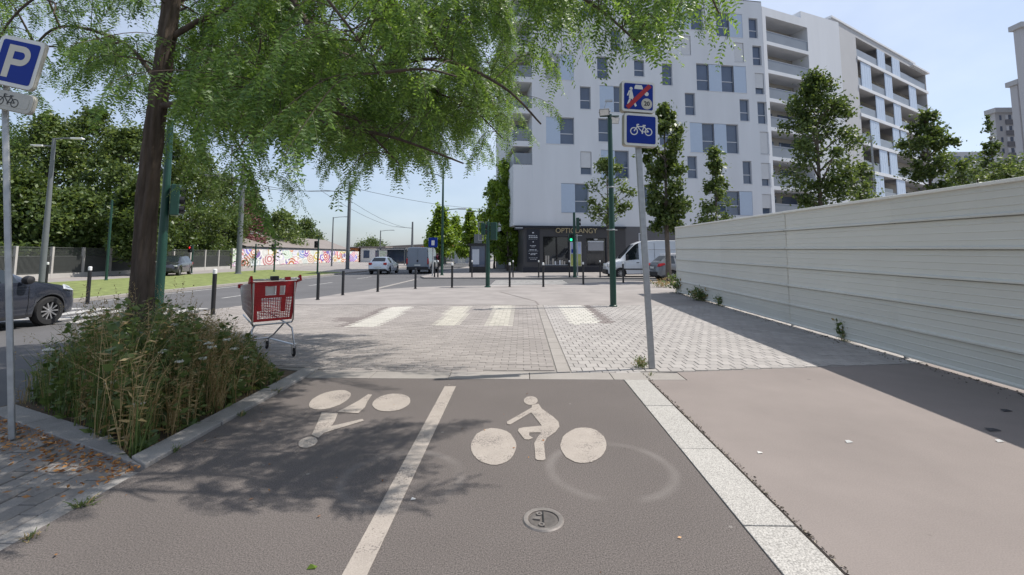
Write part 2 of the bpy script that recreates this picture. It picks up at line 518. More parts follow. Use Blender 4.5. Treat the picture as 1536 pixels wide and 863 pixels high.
# ================================================================== GROUND
def slab(name, pts, z0, z1, material, parent=None, side=None, kind='structure', label=None):
    b = MB()
    n = len(pts)
    area = sum(pts[i][0] * pts[(i + 1) % n][1] - pts[(i + 1) % n][0] * pts[i][1] for i in range(n))
    if area < 0:
        pts = pts[::-1]
    vs = [(p[0], p[1], z0) for p in pts] + [(p[0], p[1], z1) for p in pts]
    b.add(vs, [tuple(range(n, 2 * n))], 0)
    b.add(vs, [(i, (i + 1) % n, n + (i + 1) % n, n + i) for i in range(n)], 1 if side else 0)
    o = b.build(name, [material, side] if side else material, parent, fix=False)
    if parent is None:
        o['kind'] = kind
    if label: o['label'] = label
    return o
def inpoly(x, y, P):
    c = False
    j = len(P) - 1
    for i in range(len(P)):
        if ((P[i][1] > y) != (P[j][1] > y)) and x < (P[j][0] - P[i][0]) * (y - P[i][1]) / (P[j][1] - P[i][1]) + P[i][0]:
            c = not c
        j = i
    return c
g = MB(); g.quad((-1800, -600, -0.17), (1800, -600, -0.17), (1800, 3000, -0.17), (-1800, 3000, -0.17))
tag(g.build('ground', 'ground_far', fix=False), 'wide pale ground reaching to the horizon', kind='structure')
RD = -0.10
def sheet(name, x0, y0, x1, y1, z, material, parent=None):
    b = MB(); b.quad((x0, y0, z), (x1, y0, z), (x1, y1, z), (x0, y1, z))
    o = b.build(name, material, parent, fix=False)
    if parent is None: o['kind'] = 'structure'
    return o
road = sheet('road', -15.2, -40, -5.0, 160, RD, 'road_asphalt')
side_street = sheet('side_street', -5.0, 14.0, 90, 31.0, RD, 'road_asphalt')
# road markings
def mark(name, pts, z, parent, material='road_paint'):
    b = MB(); b.poly([(p[0], p[1], z) for p in pts])
    return b.build(name, material, parent, fix=False)
for k in range(9):
    y = 17.0 + k * 7.0
    mark('lane_dash', [(-11.25, y), (-11.13, y), (-11.13, y + 3), (-11.25, y + 3)], RD + 0.004, road)
mark('edge_line', [(-14.75, 15.8), (-14.62, 15.8), (-14.62, 120), (-14.75, 120)], RD + 0.004, road)
for k in range(7):
    x = -9.0 - k * 0.95
    mark('crossing_stripe', [(x, 10.8), (x + 0.5, 10.8), (x + 0.5, 13.8), (x, 13.8)], RD + 0.004, road)
mark('gutter_line', [(-7.05, 16.8), (-6.75, 16.8), (-6.95, 31), (-7.2, 31)], RD + 0.005, road, 'kerb_stone')
for k in range(7):
    y = 22.3 + k * 1.1
    mark('crossing_stripe', [(-1.7, y), (2.6, y), (2.6, y + 0.5), (-1.7, y + 0.5)], RD + 0.004, side_street)
# kerbed areas
turf = slab('turf_strip', [(-26, -12), (-15.45, -12), (-15.45, 40), (-26, 47)], -0.16, 0.01, 'turf')
k_ = MB(); k_.box(-15.45, -12, -0.16, -15.2, 160, 0.012)
kerb_w = k_.build('tram_kerb', 'kerb_stone'); kerb_w['kind'] = 'structure'
slab('tram_footway', [(-34, -12), (-26, -12), (-26, 47), (-15.45, 40), (-15.45, 160), (-60, 160), (-60, 60), (-34, 60)], -0.16, 0.0, 'paving_far', side='kerb_stone')
slab('far_pavement', [(-6.6, 31.0), (90, 31.0), (90, 140), (-7.0, 140), (-7.3, 33)], -0.16, 0.0, 'paving_far', side='kerb_stone')

# plaza outline (its kerb runs just beyond the bollards)
PL = [(-5.3, 8.2), (-7.6, 9.4), (-8.6, 10.6), (-8.7, 12.6), (-8.2, 14.6)]
for (x, y) in ((478, 446), (514, 440), (566, 434.5), (623, 431), (678, 429.3), (732, 428.3), (815, 427.3), (875, 425), (935, 421.5)):
    q = G(x, y); PL.append((q.x, q.y))
PL += [(16.0, 27.0), (40, 27.0), (40, 6.9), (6.3, 6.75), (1.54, 6.06), (-2.75, 6.03), (-5.3, 6.9)]
plaza = slab('plaza', PL, -0.16, -0.009, 'mortar', side='kerb_stone', label='paved forecourt of small concrete pavers with inlaid crossing bars')
far_poly = [(-8.18, 14.0)] + [(x, y) for (x, y) in PL[4:14]] + [(16, 27), (40, 27), (40, 14.0)]
slab('far_paving', far_poly, -0.009, 0.0, 'paving_far', plaza)

# inlaid bars, digitised from the photograph and laid as pavers of their own colour
def gp(lst, ox=450, oy=430, s=2.695):
    return [(G(ox + x / s, oy + y / s).x, G(ox + x / s, oy + y / s).y) for (x, y) in lst]
BARS = [('paver_white', gp([(195, 162), (310, 162), (458, 82), (370, 82)])),
        ('paver_dark', gp([(150, 162), (195, 162), (370, 82), (340, 82)])),
        ('paver_dark', gp([(125, 142), (245, 142), (275, 125), (155, 125)])),
        ('paver_dark', gp([(205, 73), (275, 73), (308, 53), (235, 53)])),
        ('paver_cream', gp([(545, 158), (640, 158), (690, 80), (610, 80)])),
        ('paver_cream', gp([(752, 157), (855, 158), (868, 74), (785, 74)])),
        ('paver_white', gp([(1090, 152), (1220, 150), (1135, 69), (1038, 69)])),
        ('paver_dark', gp([(1222, 149), (1266, 147), (1165, 69), (1136, 69)]))]
PM = ['paver_brown', 'paver_grey', 'paver_white', 'paver_cream', 'paver_dark']
CHX0, CHX1 = 0.44, 0.62
def front_y(x):
    return 6.04 if x < 1.54 else 6.07 + (x - 1.54) * 0.147
pavers = []   # (distance, outline, material)
def paver_mat(cx, cy, base):
    for (mname, P) in BARS:
        if inpoly(cx, cy, P): return PM.index(mname)
    return base
# rectangular pavers west of the channel, zigzag-edged ones east of it
h, p = 0.105, 0.21
for r in range(int((14.0 - 6.04) / h)):
    y0 = 6.045 + r * h
    x = -8.7 + (p / 2 if r % 2 else 0)
    while x < CHX0:
        x1 = min(x + p, CHX0 - 0.012)
        cx, cy = (x + x1) / 2, y0 + h / 2
        if x1 - x > 0.05 and inpoly(cx, cy, PL) and inpoly(x, y0, PL):
            gp_ = 0.0036
            pavers.append((cx * cx + cy * cy, [(x + gp_, y0 + gp_), (x1 - gp_, y0 + gp_), (x1 - gp_, y0 + h - gp_), (x + gp_, y0 + h - gp_)], paver_mat(cx, cy, 0)))
        x += p
h, p, am = 0.2, 0.165, 0.045
def wv(x):
    t = (x / p) % 2.0
    return am * (abs(t - 1.0) * 2 - 1) * 0.5
for r in range(-1, int((14.0 - 6.04) / h) + 2):
    y0 = 6.12 + r * h
    x = CHX1 + (p / 2 if r % 2 else 0) - p
    while x < 6.35:
        x0c, x1 = max(x, CHX1 + 0.012), x + p
        if x1 - x0c > 0.04:
            g_ = 0.0042
            xs = sorted(set([x0c + g_, x1 - g_] + [k * p for k in range(int(x0c / p), int(x1 / p) + 1) if x0c + g_ < k * p < x1 - g_]))
            fy = front_y((x0c + x1) / 2)
            lo = [(q, max(y0 + wv(q) + g_, fy + 0.008)) for q in xs]
            hi = [(q, min(y0 + h + wv(q) - g_, 14.0)) for q in xs]
            if hi[0][1] - lo[0][1] > 0.03 and hi[-1][1] - lo[-1][1] > 0.03:
                cx, cy = (x0c + x1) / 2, y0 + h / 2
                pavers.append((cx * cx + cy * cy, lo + hi[::-1], paver_mat(cx, cy, 1)))
        x += p
pavers.sort(key=lambda t: t[0])
def paver_geo(b, pts, z0, z1, m, cx=0, cy=0):
    n = len(pts)
    mx = sum(q[0] for q in pts) / n; my = sum(q[1] for q in pts) / n
    ins = [(q[0] + (mx - q[0]) * 0.045, q[1] + (my - q[1]) * 0.045) for q in pts]
    vs = [(q[0] - cx, q[1] - cy, z0) for q in pts] + [(q[0] - cx, q[1] - cy, z1 - 0.004) for q in pts] + [(q[0] - cx, q[1] - cy, z1) for q in ins]
    b.add(vs, [tuple(range(2 * n, 3 * n))], m)
    for k in range(2):
        b.add(vs, [(k * n + i, k * n + (i + 1) % n, (k + 1) * n + (i + 1) % n, (k + 1) * n + i) for i in range(n)], m)
rp_ = random.Random(3)
shared = {}
rest = MB()
for i, (d, pts, mi_) in enumerate(pavers):
    dz = rp_.uniform(-0.0025, 0.0015)
    if i < 300:
        cx, cy = pts[0]
        key = (tuple((round(q[0] - cx, 3), round(q[1] - cy, 3)) for q in pts), mi_)
        if key not in shared:
            b = MB(); paver_geo(b, pts, -0.0085, 0.0, 0, cx, cy)
            o = b.build('paver', PM[mi_], plaza, fix=False); shared[key] = o
        else:
            o = bpy.data.objects.new('paver', shared[key].data); COL.objects.link(o); o.parent = plaza
        o.location = (cx, cy, dz)
    else:
        paver_geo(rest, pts, -0.0085, dz, mi_)
ro = rest.build('paver_field', PM, plaza, fix=False); ro['kind'] = 'stuff'
# channel of slabs between the two paver fields
y = 6.05
while y < 14.9:
    b = MB(); b.box(CHX0 + 0.012, y + 0.004, -0.021, CHX1 - 0.004, min(y + 0.5, 14.9) - 0.004, 0.001)
    if y < 13.9: b.build('channel_slab', 'kerb_stone', plaza)
    y += 0.5
pq = [G(803, 452), G(750, 438)]
b = MB(); dv = (pq[1] - pq[0]).normalized(); nn = Vector((-dv.y, dv.x, 0)) * 0.03
b.poly([(v.x, v.y, 0.004) for v in (Vector((0.47, 14.0, 0)), Vector((0.53, 14.0, 0)), Vector((pq[0].x + .03, pq[0].y, 0)), pq[1] + nn, pq[1] - nn, Vector((pq[0].x - .03, pq[0].y, 0)))])
b.build('drain_joint', 'paver_dark', plaza, fix=False)

# cycle lane: asphalt sheet, kerb slabs across its end, granite edging
LX0, LX1, GX1 = -2.66, 1.22, 1.52
LEND = 5.70
lane = slab('cycle_lane', [(LX0, -30), (LX1, -30), (LX1, LEND), (LX0, LEND)], -0.16, 0.0, 'asphalt_lane', label='dark asphalt cycle lane with painted cyclist symbols')
x = -2.9
kk = 0
while x < GX1 + 0.3:
    w = (1.02, 0.97, 1.0)[kk % 3]; kk += 1
    x1 = min(x + w, 1.98)
    y1 = 6.03
    b = MB(); b.box(x + 0.004, LEND + 0.008, -0.1, x1 - 0.004, y1, 0.002 + 0.001 * (kk % 2))
    b.build('kerb_slab', 'kerb_stone', lane, bevel=0.004)
    x = x1
    if x1 >= 1.98: break
edging = thing('granite_edging', 'pale granite slab edging between cycle lane and footway', 'edging')
edging['kind'] = 'structure'
del edging['category']
y = LEND
kk = 0
while y > -6:
    ln = 1.02 if kk else 0.95
    kk += 1
    b = MB(); b.box(LX1 + 0.008, y - ln + 0.004, -0.1, GX1 - 0.008, y - 0.004, 0.004 + 0.0015 * (kk % 2))
    b.build('granite_slab', 'granite', edging, bevel=0.004)
    y -= ln
foot = slab('footway', [(GX1 + 0.012, -30), (40, -30), (40, 6.85), (6.3, 6.74), (1.99, 6.08), (1.99, LEND + 0.005), (GX1 + 0.012, LEND + 0.005)], -0.16, 0.0, 'beige_asphalt', label='smooth beige footway beside the sheet fence')

# paint on the lane
def ms(lst, s=3.072, ox=440, oy=570):
    return [(G(ox + x / s, oy + y / s).x, G(ox + x / s, oy + y / s).y) for (x, y) in lst]
def ell(cx, cy, rx, ry, n=26, tilt=0.0):
    o = []
    rr = random.Random(int(cx))
    for k in range(n):
        a = 2 * math.pi * k / n
        j = 1 + rr.uniform(-0.018, 0.018)
        ex, ey = rx * math.cos(a) * j, ry * math.sin(a) * j
        o.append((cx + ex * math.cos(tilt) - ey * math.sin(tilt), cy + ex * math.sin(tilt) + ey * math.cos(tilt)))
    return o
def paint(name, polys, label=None):
    b = MB()
    for i, P in enumerate(polys):
        b.poly([(q[0], q[1], 0.0035 + 0.0004 * i) for q in P])
    bm = bmesh.new()
    me0 = bpy.data.meshes.new('tmp'); me0.from_pydata(b.v, [], b.f); bm.from_mesh(me0)
    bmesh.ops.triangulate(bm, faces=bm.faces)
    me = bpy.data.meshes.new(name); bm.to_mesh(me); bm.free()
    me.materials.append(MATS['lane_paint'])
    o = bpy.data.objects.new(name, me); COL.objects.link(o); o.parent = lane
    for pl in me.polygons:
        if pl.normal.z < 0: pl.flip()
    if label: o['label'] = label
    return o
paint('centre_line', [[(G(667, 580).x, G(667, 580).y), (G(684, 580).x, G(684, 580).y), (G(551, 863).x + .01, 1.2), (G(516, 863).x + 0.005, 1.2)]])
body = [(1100, 118), (1130, 112), (1145, 135), (1195, 170), (1222, 195), (1226, 218), (1208, 242), (1168, 270), (1155, 295), (1162, 368), (1150, 374), (1124, 372), (1116, 366), (1110, 295), (1125, 268), (1143, 245), (1088, 245), (1086, 258), (1105, 270), (1085, 278), (1065, 276), (1034, 236), (1040, 226), (1062, 221), (1145, 213), (1096, 152), (1000, 208), (986, 206), (984, 195), (1098, 130)]
paint('cyclist_symbol', [ms(ell(923, 308, 104, 85)), ms(ell(1337, 303, 106, 82)), ms(ell(1094, 97, 32, 20)), ms(body)], 'cyclist symbol painted upright in the lane beside the granite edging')
lb = [(130, 152), (205, 156), (192, 190), (176, 215), (318, 182), (326, 190), (142, 246), (116, 270), (84, 256), (108, 205)]
leg = [(200, 150), (245, 128), (300, 98), (345, 68), (363, 70), (340, 104), (330, 128), (300, 156)]
paint('cyclist_symbol', [ms(ell(168, 93, 100, 37, tilt=-0.28)), ms(ell(452, 106, 88, 40, tilt=-0.12)), ms(ell(67, 290, 46, 24, tilt=-0.25)), ms(lb), ms(leg)], 'cyclist symbol painted upside down beside the weed planter')

# small round cover let into the lane
mc = G(815, 780)
cover = thing('valve_cover', 'small round iron valve cover sunk in the asphalt cycle lane', 'cover', (mc.x, mc.y, 0))
b = MB(); b.lathe([(0.088, -0.05), (0.088, 0.006), (0.100, 0.009), (0.112, 0.008), (0.118, 0.001), (0.118, -0.05)], 36)
mat('iron_worn', (0.26, 0.235, 0.215), rough=0.5, var=0.3, scale=22, metal=0.5)
mat('iron_dark', (0.10, 0.09, 0.083), rough=0.7, var=0.3, scale=30)
b.f = [q for q in b.f if len(q) <= 4]; b.m = [0] * len(b.f)
b.build('ring', 'iron_worn', cover, smooth=True)
b = MB(); b.lathe([(0.082, -0.05), (0.082, 0.0012), (0.076, 0.003), (0.060, 0.003), (0.057, 0.0015)], 32)
lid = b.build('lid', 'iron_dark', cover, smooth=True)
b = MB(); b.box(-0.004, -0.075, 0.0014, 0.004, 0.075, 0.0065); b.build('rib', 'sign_black', lid)
b = MB(); b.prism([(-0.062, -0.004, 0.001), (-0.02, -0.014, 0.001), (-0.014, 0.012, 0.001), (-0.03, 0.016, 0.001)], (0, 0, 0.009)); b.build('lug', 'iron_worn', lid)
for q in ((-0.012, -0.056), (-0.022, 0.05)):
    b = MB(); b.lathe([(0.017, 0.0), (0.017, 0.009), (0.009, 0.009), (0.008, 0.003)], 14, c=(q[0], q[1], 0)); b.build('bolt', 'iron_worn', lid, smooth=True)

# old pavers and planter at the left
A = G(217, 703); Bq = G(470, 556); D = G(40, 640)
A = Vector((LX0 - 0.005, A.y, 0)); Bq = Vector((LX0 - 0.005, Bq.y, 0))
dAD = (Vector((D.x, D.y, 0)) - A).normalized()
D2 = A + dAD * 2.75
OLDZ = -0.015
oldp = slab('paver_footway', [(-5.2, -20), (LX0 - 0.01, -20), (A.x, A.y), (D2.x, D2.y), (-5.3, D2.y)], -0.16, OLDZ - 0.022, 'mortar', side='kerb_stone', label='old concrete paver footway strewn with leaf litter')
hh, pp = 0.125, 0.21
ro_ = random.Random(9)
base_mesh = None
for r in range(22):
    x1 = LX0 - 0.17 - r * hh; x0 = x1 - hh
    y = 1.5 + (pp / 2 if r % 2 else 0)
    while y < 5.2:
        cx, cy = (x0 + x1) / 2, y + pp / 2
        # keep those on the near side of the planter edge and in front of the lens
        if ((cx - A.x) * dAD.y - (cy - A.y) * dAD.x) < -0.09 and cx > -(cy + 0.3) * 1.2:
            if base_mesh is None:
                b = MB(); paver_geo(b, [(0.004, 0.004), (hh - 0.004, 0.004), (hh - 0.004, pp - 0.004), (0.004, pp - 0.004)], OLDZ - 0.02, OLDZ, 0)
                o = b.build('paver', 'paver_old', oldp, fix=False); base_mesh = o.data
            else:
                o = bpy.data.objects.new('paver', base_mesh); COL.objects.link(o); o.parent = oldp
            o.location = (x0, y, ro_.uniform(-0.005, 0.004))
            o.rotation_euler = (ro_.uniform(-.012, .012), ro_.uniform(-.012, .012), ro_.uniform(-.012, .012))
        y += pp
# kerb row between old pavers and lane
y = A.y - 0.02
while y > -1:
    b = MB(); b.box(LX0 - 0.165, y - 0.8 + 0.004, -0.15, LX0 - 0.012, y - 0.004, -0.012)
    b.build('kerb_slab', 'planter_stone', oldp, bevel=0.006); y -= 0.8
planter = thing('tree_planter', 'low stone-edged tree planter filled with soil and weeds', 'planter', (A.x, A.y, 0))
ew = 0.21
def edge_stone(p, q, inward, z1=0.035):
    o_ = Vector((A.x, A.y, 0))
    pts = [p, q, q + inward * ew, p + inward * ew]
    b = MB(); b.prism([(v.x - o_.x, v.y - o_.y, -0.16) for v in pts], (0, 0, 0.16 + z1))
    return b.build('edge_stone', 'planter_stone', planter, bevel=0.008)
inw = Vector((-1, 0, 0)); inf = Vector((-dAD.y, dAD.x, 0)) if dAD.x > 0 else Vector((dAD.y, -dAD.x, 0))
if inf.y < 0: inf = -inf
L_ = Bq.y - A.y
for (t0, t1) in ((0.0, 0.30), (0.305, 0.645), (0.65, 1.0)):
    p_ = A + Vector((0, L_ * t0, 0)); q_ = A + Vector((0, L_ * t1, 0))
    if t0 == 0.0:
        pts = [A, q_, q_ + inw * ew, A + inw * ew + Vector((0, ew * 0.62, 0))]
        b = MB(); b.prism([(v.x - A.x, v.y - A.y, -0.16) for v in pts], (0, 0, 0.16 + 0.03)); b.build('edge_stone', 'planter_stone', planter, bevel=0.008)
    else:
        edge_stone(p_, q_, inw, 0.028)
for (t0, t1) in ((0.0, 0.95), (0.955, 1.9), (1.905, 2.75)):
    p_ = A + dAD * t0; q_ = A + dAD * t1
    if t0 == 0.0:
        pts = [A - Vector((0.004, 0, 0)), q_, q_ + inf * ew, A + inw * (ew + 0.004) + Vector((0, ew * 0.62, 0))]
        b = MB(); b.prism([(v.x - A.x, v.y - A.y, -0.16) for v in pts], (0, 0, 0.16 + 0.014)); b.build('edge_stone', 'planter_stone', planter, bevel=0.008)
    else:
        edge_stone(p_, q_, inf, 0.012)
C2 = Vector((-5.25, 7.0, 0)); B2 = Vector((LX0 - ew, 6.3, 0))
b = MB(); b.poly([(v.x - A.x, v.y - A.y, -0.02) for v in (A + inw * ew * .9 + inf * 0.15, Vector((LX0 - ew * .9, Bq.y, 0)), B2, C2, Vector((-5.25, D2.y, 0)), D2 + inf * ew * .9)])
so = b.build('soil', 'soil', planter, fix=False)
# ================================================================== SHEET FENCE
FA = G(1017, 440); FB = G(1536, 590)
fdir = Vector((FB.x - FA.x, FB.y - FA.y, 0)).normalized()
fn = Vector((fdir.y, -fdir.x, 0))
if fn.x > 0: fn = -fn                      # towards the cycle lane
seams = [FA.copy()]
for sx in (1084, 1183, 1347):
    seams.append(PLN(sx, 430, FA, fn))
step = (seams[-1] - seams[-2]).length
lastp = seams[-1]
for k in range(4):
    seams.append(lastp + fdir * 3.0 * (k + 1))
for s_ in seams: s_.z = 0
flen = (Vector((FB.x, FB.y, 0)) - seams[0]).length
def ftop(p):
    t = max(0.0, min(1.25, (Vector((p.x, p.y, 0)) - seams[0]).length / flen))
    return 2.60 + (2.33 - 2.60) * t
fence = thing('sheet_fence', 'tall cream ribbed sheet-metal hoarding along the beige footway', 'fence', seams[0])
ROWS = 6
PROF = [(-0.03, -0.005), (0.045, -0.005), (0.045, 0.05), (0.010, 0.10), (0.008, 0.27), (0.013, 0.285), (0.013, 0.30), (0.008, 0.315), (0.008, 0.52), (0.013, 0.535), (0.013, 0.55), (0.008, 0.565), (0.008, 0.76), (0.013, 0.775), (0.013, 0.79), (0.008, 0.805), (0.004, 0.955), (-0.026, 0.965), (-0.026, 1.03)]
rf = random.Random(4)
for i in range(len(seams) - 1):
    a, c = seams[i], seams[i + 1]
    jog = 0.006 if i % 2 else -0.004
    for r in range(ROWS):
        b = MB()
        vs = []
        for (p_, s0) in ((a - fdir * 0.015, 0), (c + fdir * 0.015, 1)):
            H = ftop(p_); z0 = 0.05 + (H - 0.05) * r / ROWS; hgt = (H - 0.05) / ROWS
            for (o_, t_) in PROF:
                q = p_ - seams[0] + fn * (o_ + jog + rf.uniform(-0.0015, 0.0015)); vs.append((q.x, q.y, z0 + hgt * t_ - (0.012 if t_ > 1 and r == ROWS - 1 else 0)))
        n = len(PROF)
        b.add(vs, [(k, k + 1, n + k + 1, n + k) for k in range(n - 1)])
        so_ = b.build('sheet', 'fence_sheet', fence, fix=False)
        sm = so_.modifiers.new('solid', 'SOLIDIFY'); sm.thickness = 0.002; sm.offset = 0
    # capping and post of this bay
    H0, H1 = ftop(a), ftop(c)
    b = MB()
    A0 = a - seams[0]; C0 = c - seams[0] - fdir * 0.004
    for (o0, o1, zz0, zz1) in ((-0.06, 0.05, -0.02, 0.024),):
        vs = [A0 + fn * o0 + Vector((0, 0, H0 + zz0)), A0 + fn * o1 + Vector((0, 0, H0 + zz0)), A0 + fn * o1 + Vector((0, 0, H0 + zz1)), A0 + fn * o0 + Vector((0, 0, H0 + zz1)),
              C0 + fn * o0 + Vector((0, 0, H1 + zz0)), C0 + fn * o1 + Vector((0, 0, H1 + zz0)), C0 + fn * o1 + Vector((0, 0, H1 + zz1)), C0 + fn * o0 + Vector((0, 0, H1 + zz1))]
        b.add(vs, [(0, 1, 2, 3), (4, 5, 6, 7), (0, 1, 5, 4), (1, 2, 6, 5), (2, 3, 7, 6), (3, 0, 4, 7)])
    b.build('capping', 'fence_cap', fence, bevel=0.008)
    b = MB(); q = A0 - fn * 0.045
    b.tube([(q.x, q.y, 0), (q.x, q.y, H0 - 0.03)], 0.03, 8); b.build('post', 'galvanised', fence)
b = MB()
pa = -fdir * 0.03
b.prism([tuple(pa + fn * 0.034 + Vector((0, 0, 0.0))), tuple(pa - fn * 0.07), tuple(pa - fn * 0.07 + fdir * 0.026), tuple(pa + fn * 0.034 + fdir * 0.026)], (0, 0, 2.625))
b.build('end_post', 'fence_cap', fence)

# ================================================================== BUILDINGS
def wall_holes(b, u0, u1, z0, z1, rects, depth, m=0, y=0.0):
    us = sorted(set([u0, u1] + [q for r in rects for q in (r[0], r[1])]))
    zs = sorted(set([z0, z1] + [q for r in rects for q in (r[2], r[3])]))
    us = [q for q in us if u0 <= q <= u1]; zs = [q for q in zs if z0 <= q <= z1]
    for j in range(len(zs) - 1):
        run = None
        for i in range(len(us) - 1):
            cu, cz = (us[i] + us[i + 1]) / 2, (zs[j] + zs[j + 1]) / 2
            solid = not any(r[0] < cu < r[1] and r[2] < cz < r[3] for r in rects)
            if solid and run is None: run = us[i]
            if run is not None and (not solid or i == len(us) - 2):
                e = us[i + 1] if solid else us[i]
                b.quad((run, y, zs[j]), (e, y, zs[j]), (e, y, zs[j + 1]), (run, y, zs[j + 1]), m)
                run = None
    for r in rects:
        a0, a1, c0, c1 = r[:4]
        b.quad((a0, y, c0), (a0, y + depth, c0), (a0, y + depth, c1), (a0, y, c1), m)
        b.quad((a1, y, c0), (a1, y, c1), (a1, y + depth, c1), (a1, y + depth, c0), m)
        b.quad((a0, y, c0), (a1, y, c0), (a1, y + depth, c0), (a0, y + depth, c0), m)
        b.quad((a0, y, c1), (a0, y + depth, c1), (a1, y + depth, c1), (a1, y, c1), m)
def light_frame(b, u0, u1, z0, z1, y0, y1, t, m=0):
    b.box(u0, y0, z0, u1, y1, z0 + t, m); b.box(u0, y0, z1 - t, u1, y1, z1, m)
    b.box(u0, y0, z0 + t, u0 + t, y1, z1 - t, m); b.box(u1 - t, y0, z0 + t, u1, y1, z1 - t, m)
def window(parent, kind, u0, u1, z0, z1):
    """kind: one letter per leaf - W glazed, S sliding shutter, G grey shutter, R roller fully down, H roller half down"""
    n = len(kind)
    b = MB(); light_frame(b, u0, u1, z0, z1, 0.16, 0.27, 0.06)
    w = (u1 - u0) / n
    for k in range(1, n):
        b.box(u0 + w * k - 0.03, 0.165, z0 + 0.06, u0 + w * k + 0.03, 0.265, z1 - 0.06)
    fr = b.build('window', 'window_frame', parent)
    def kid(nm, mt, *bx):
        q = MB(); q.box(*bx); return q.build(nm, mt, fr)
    kid('sill', 'transom', u0 - 0.03, -0.03, z0 - 0.05, u1 + 0.03, 0.16, z0 - 0.003)
    for k, ch in enumerate(kind):
        a0, a1 = u0 + w * k + 0.05, u0 + w * (k + 1) - 0.05
        H = z1 - z0
        if ch in 'WHR':
            zt = z0 + H * 0.40
            kid('pane', 'glass', a0, 0.22, z0 + 0.05, a1, 0.24, zt - 0.03)
            kid('pane', 'glass', a0, 0.23, zt + 0.03, a1, 0.25, z1 - 0.05)
            kid('transom', 'transom', a0, 0.18, zt - 0.032, a1, 0.26, zt + 0.032)
        if ch in 'HR':
            zb = z0 + (0.30 * H if ch == 'H' else 0.05)
            kid('roller_shutter', 'roller', a0, 0.06, zb, a1, 0.09, z1 - 0.03)
        if ch in 'SG':
            kid('shutter', 'shutter_blue' if ch == 'S' else 'shutter_grey', a0 - 0.05, 0.035, z0 + 0.02, a1 + 0.06, 0.075, z1 - 0.02)
    return fr

# ---- main white block with the shop
ALPHA = R(10.0)
P0 = Vector(((770 - 783) / F * 40.0, 40.0, 0))
dA = Vector((math.cos(ALPHA), math.sin(ALPHA), 0)); nA = Vector((math.sin(ALPHA), -math.cos(ALPHA), 0))
blockA = thing('apartment_block', 'white rendered apartment block with scattered shuttered windows above an optician shop', 'building', P0, ALPHA)
def uz(px, py, P=P0, d=dA, n=nA):
    q = PLN(px, py, P, n); return (q - P).dot(d), q.z
def rect5(r):   # zoom-5 pixel box -> facade box
    x0, y0, x1, y1 = [q / 2.615 for q in r]
    x0 += 760; x1 += 760
    ua, za = uz(x0, y1); ub, zb = uz(x1, y0); uc, zc = uz(x1, y1); ud, zd = uz(x0, y0)
    return ((ua + ud) / 2, (ub + uc) / 2, (za + zc) / 2, (zb + zd) / 2)
UA = uz(1150, 170)[0]
ZR = uz(1132, 3)[1]
GF = uz(830, 339)[1]
LOG = uz(798, 150)[0]
WL = [((492, 15, 528, 63), 'W'), ((497, 118, 535, 205), 'W'), ((152, 212, 263, 312), 'GS'), ((355, 222, 397, 308), 'W'), ((288, 340, 330, 428), 'W'),
      ((365, 338, 475, 440), 'SW'), ((155, 460, 265, 565), 'SW'), ((360, 465, 402, 556), 'W'), ((290, 595, 333, 685), 'H'), ((370, 590, 480, 700), 'SW'),
      ((214, 720, 322, 835), 'SW'), ((700, 365, 740, 452), 'W'), ((745, 255, 940, 360), 'WSWS'), ((915, 390, 952, 475), 'W'), ((985, 400, 1022, 486), 'W'),
      ((975, 288, 1010, 370), 'H'), ((965, 180, 1000, 257), 'W'), ((893, 168, 930, 243), 'R'), ((822, 52, 925, 145), 'WS'), ((675, 28, 770, 116), 'SW'),
      ((685, 140, 722, 215), 'R'), ((720, 485, 910, 600), 'SWSW'), ((995, 518, 1030, 605), 'R'), ((710, 613, 748, 700), 'W'), ((927, 632, 962, 722), 'W'),
      ((1000, 640, 1037, 730), 'H'), ((815, 750, 965, 845), 'WWS'), ((1003, 763, 1040, 840), 'H'), ((950, 72, 985, 150), 'W'), ((282, 100, 325, 187), 'R'),
      ((500, 235, 540, 300), 'W'), ((408, 115, 448, 200), 'W'), ((540, 725, 580, 812), 'W'), ((250, 0, 350, 62), 'SW'), ((610, 250, 650, 335), 'W'), ((600, 480, 640, 570), 'W')]
rects = [rect5(r) for r, _ in WL]
b = MB()
wall_holes(b, LOG, UA, GF, ZR, rects, 0.30)
DEP = 13.0
b.quad((UA, 0, 0), (UA, DEP, 0), (UA, DEP, ZR), (UA, 0, ZR))
b.quad((LOG, 0, GF), (LOG, DEP, GF), (LOG, DEP, ZR), (LOG, 0, ZR))
b.quad((0, DEP, 0), (UA, DEP, 0), (UA, DEP, ZR), (0, DEP, ZR))
b.quad((0, 0.001, GF), (UA, 0.001, GF), (UA, DEP, GF), (0, DEP, GF))
wallA = b.build('wall', 'render_white', blockA)
# dark backing inside the openings
b = MB(); b.quad((LOG + .05, 0.31, GF + .05), (UA - .05, 0.31, GF + .05), (UA - .05, 0.31, ZR - .2), (LOG + .05, 0.31, ZR - .2)); b.build('inner_lining', 'shop_dark', blockA)
b = MB(); b.box(LOG + 0.01, 0.01, ZR + 0.002, UA - 0.01, DEP - 0.01, ZR + 0.1); b.build('roof', 'shop_grey', blockA)
for (r, kd), q in zip(WL, rects):
    window(blockA, kd, *q)
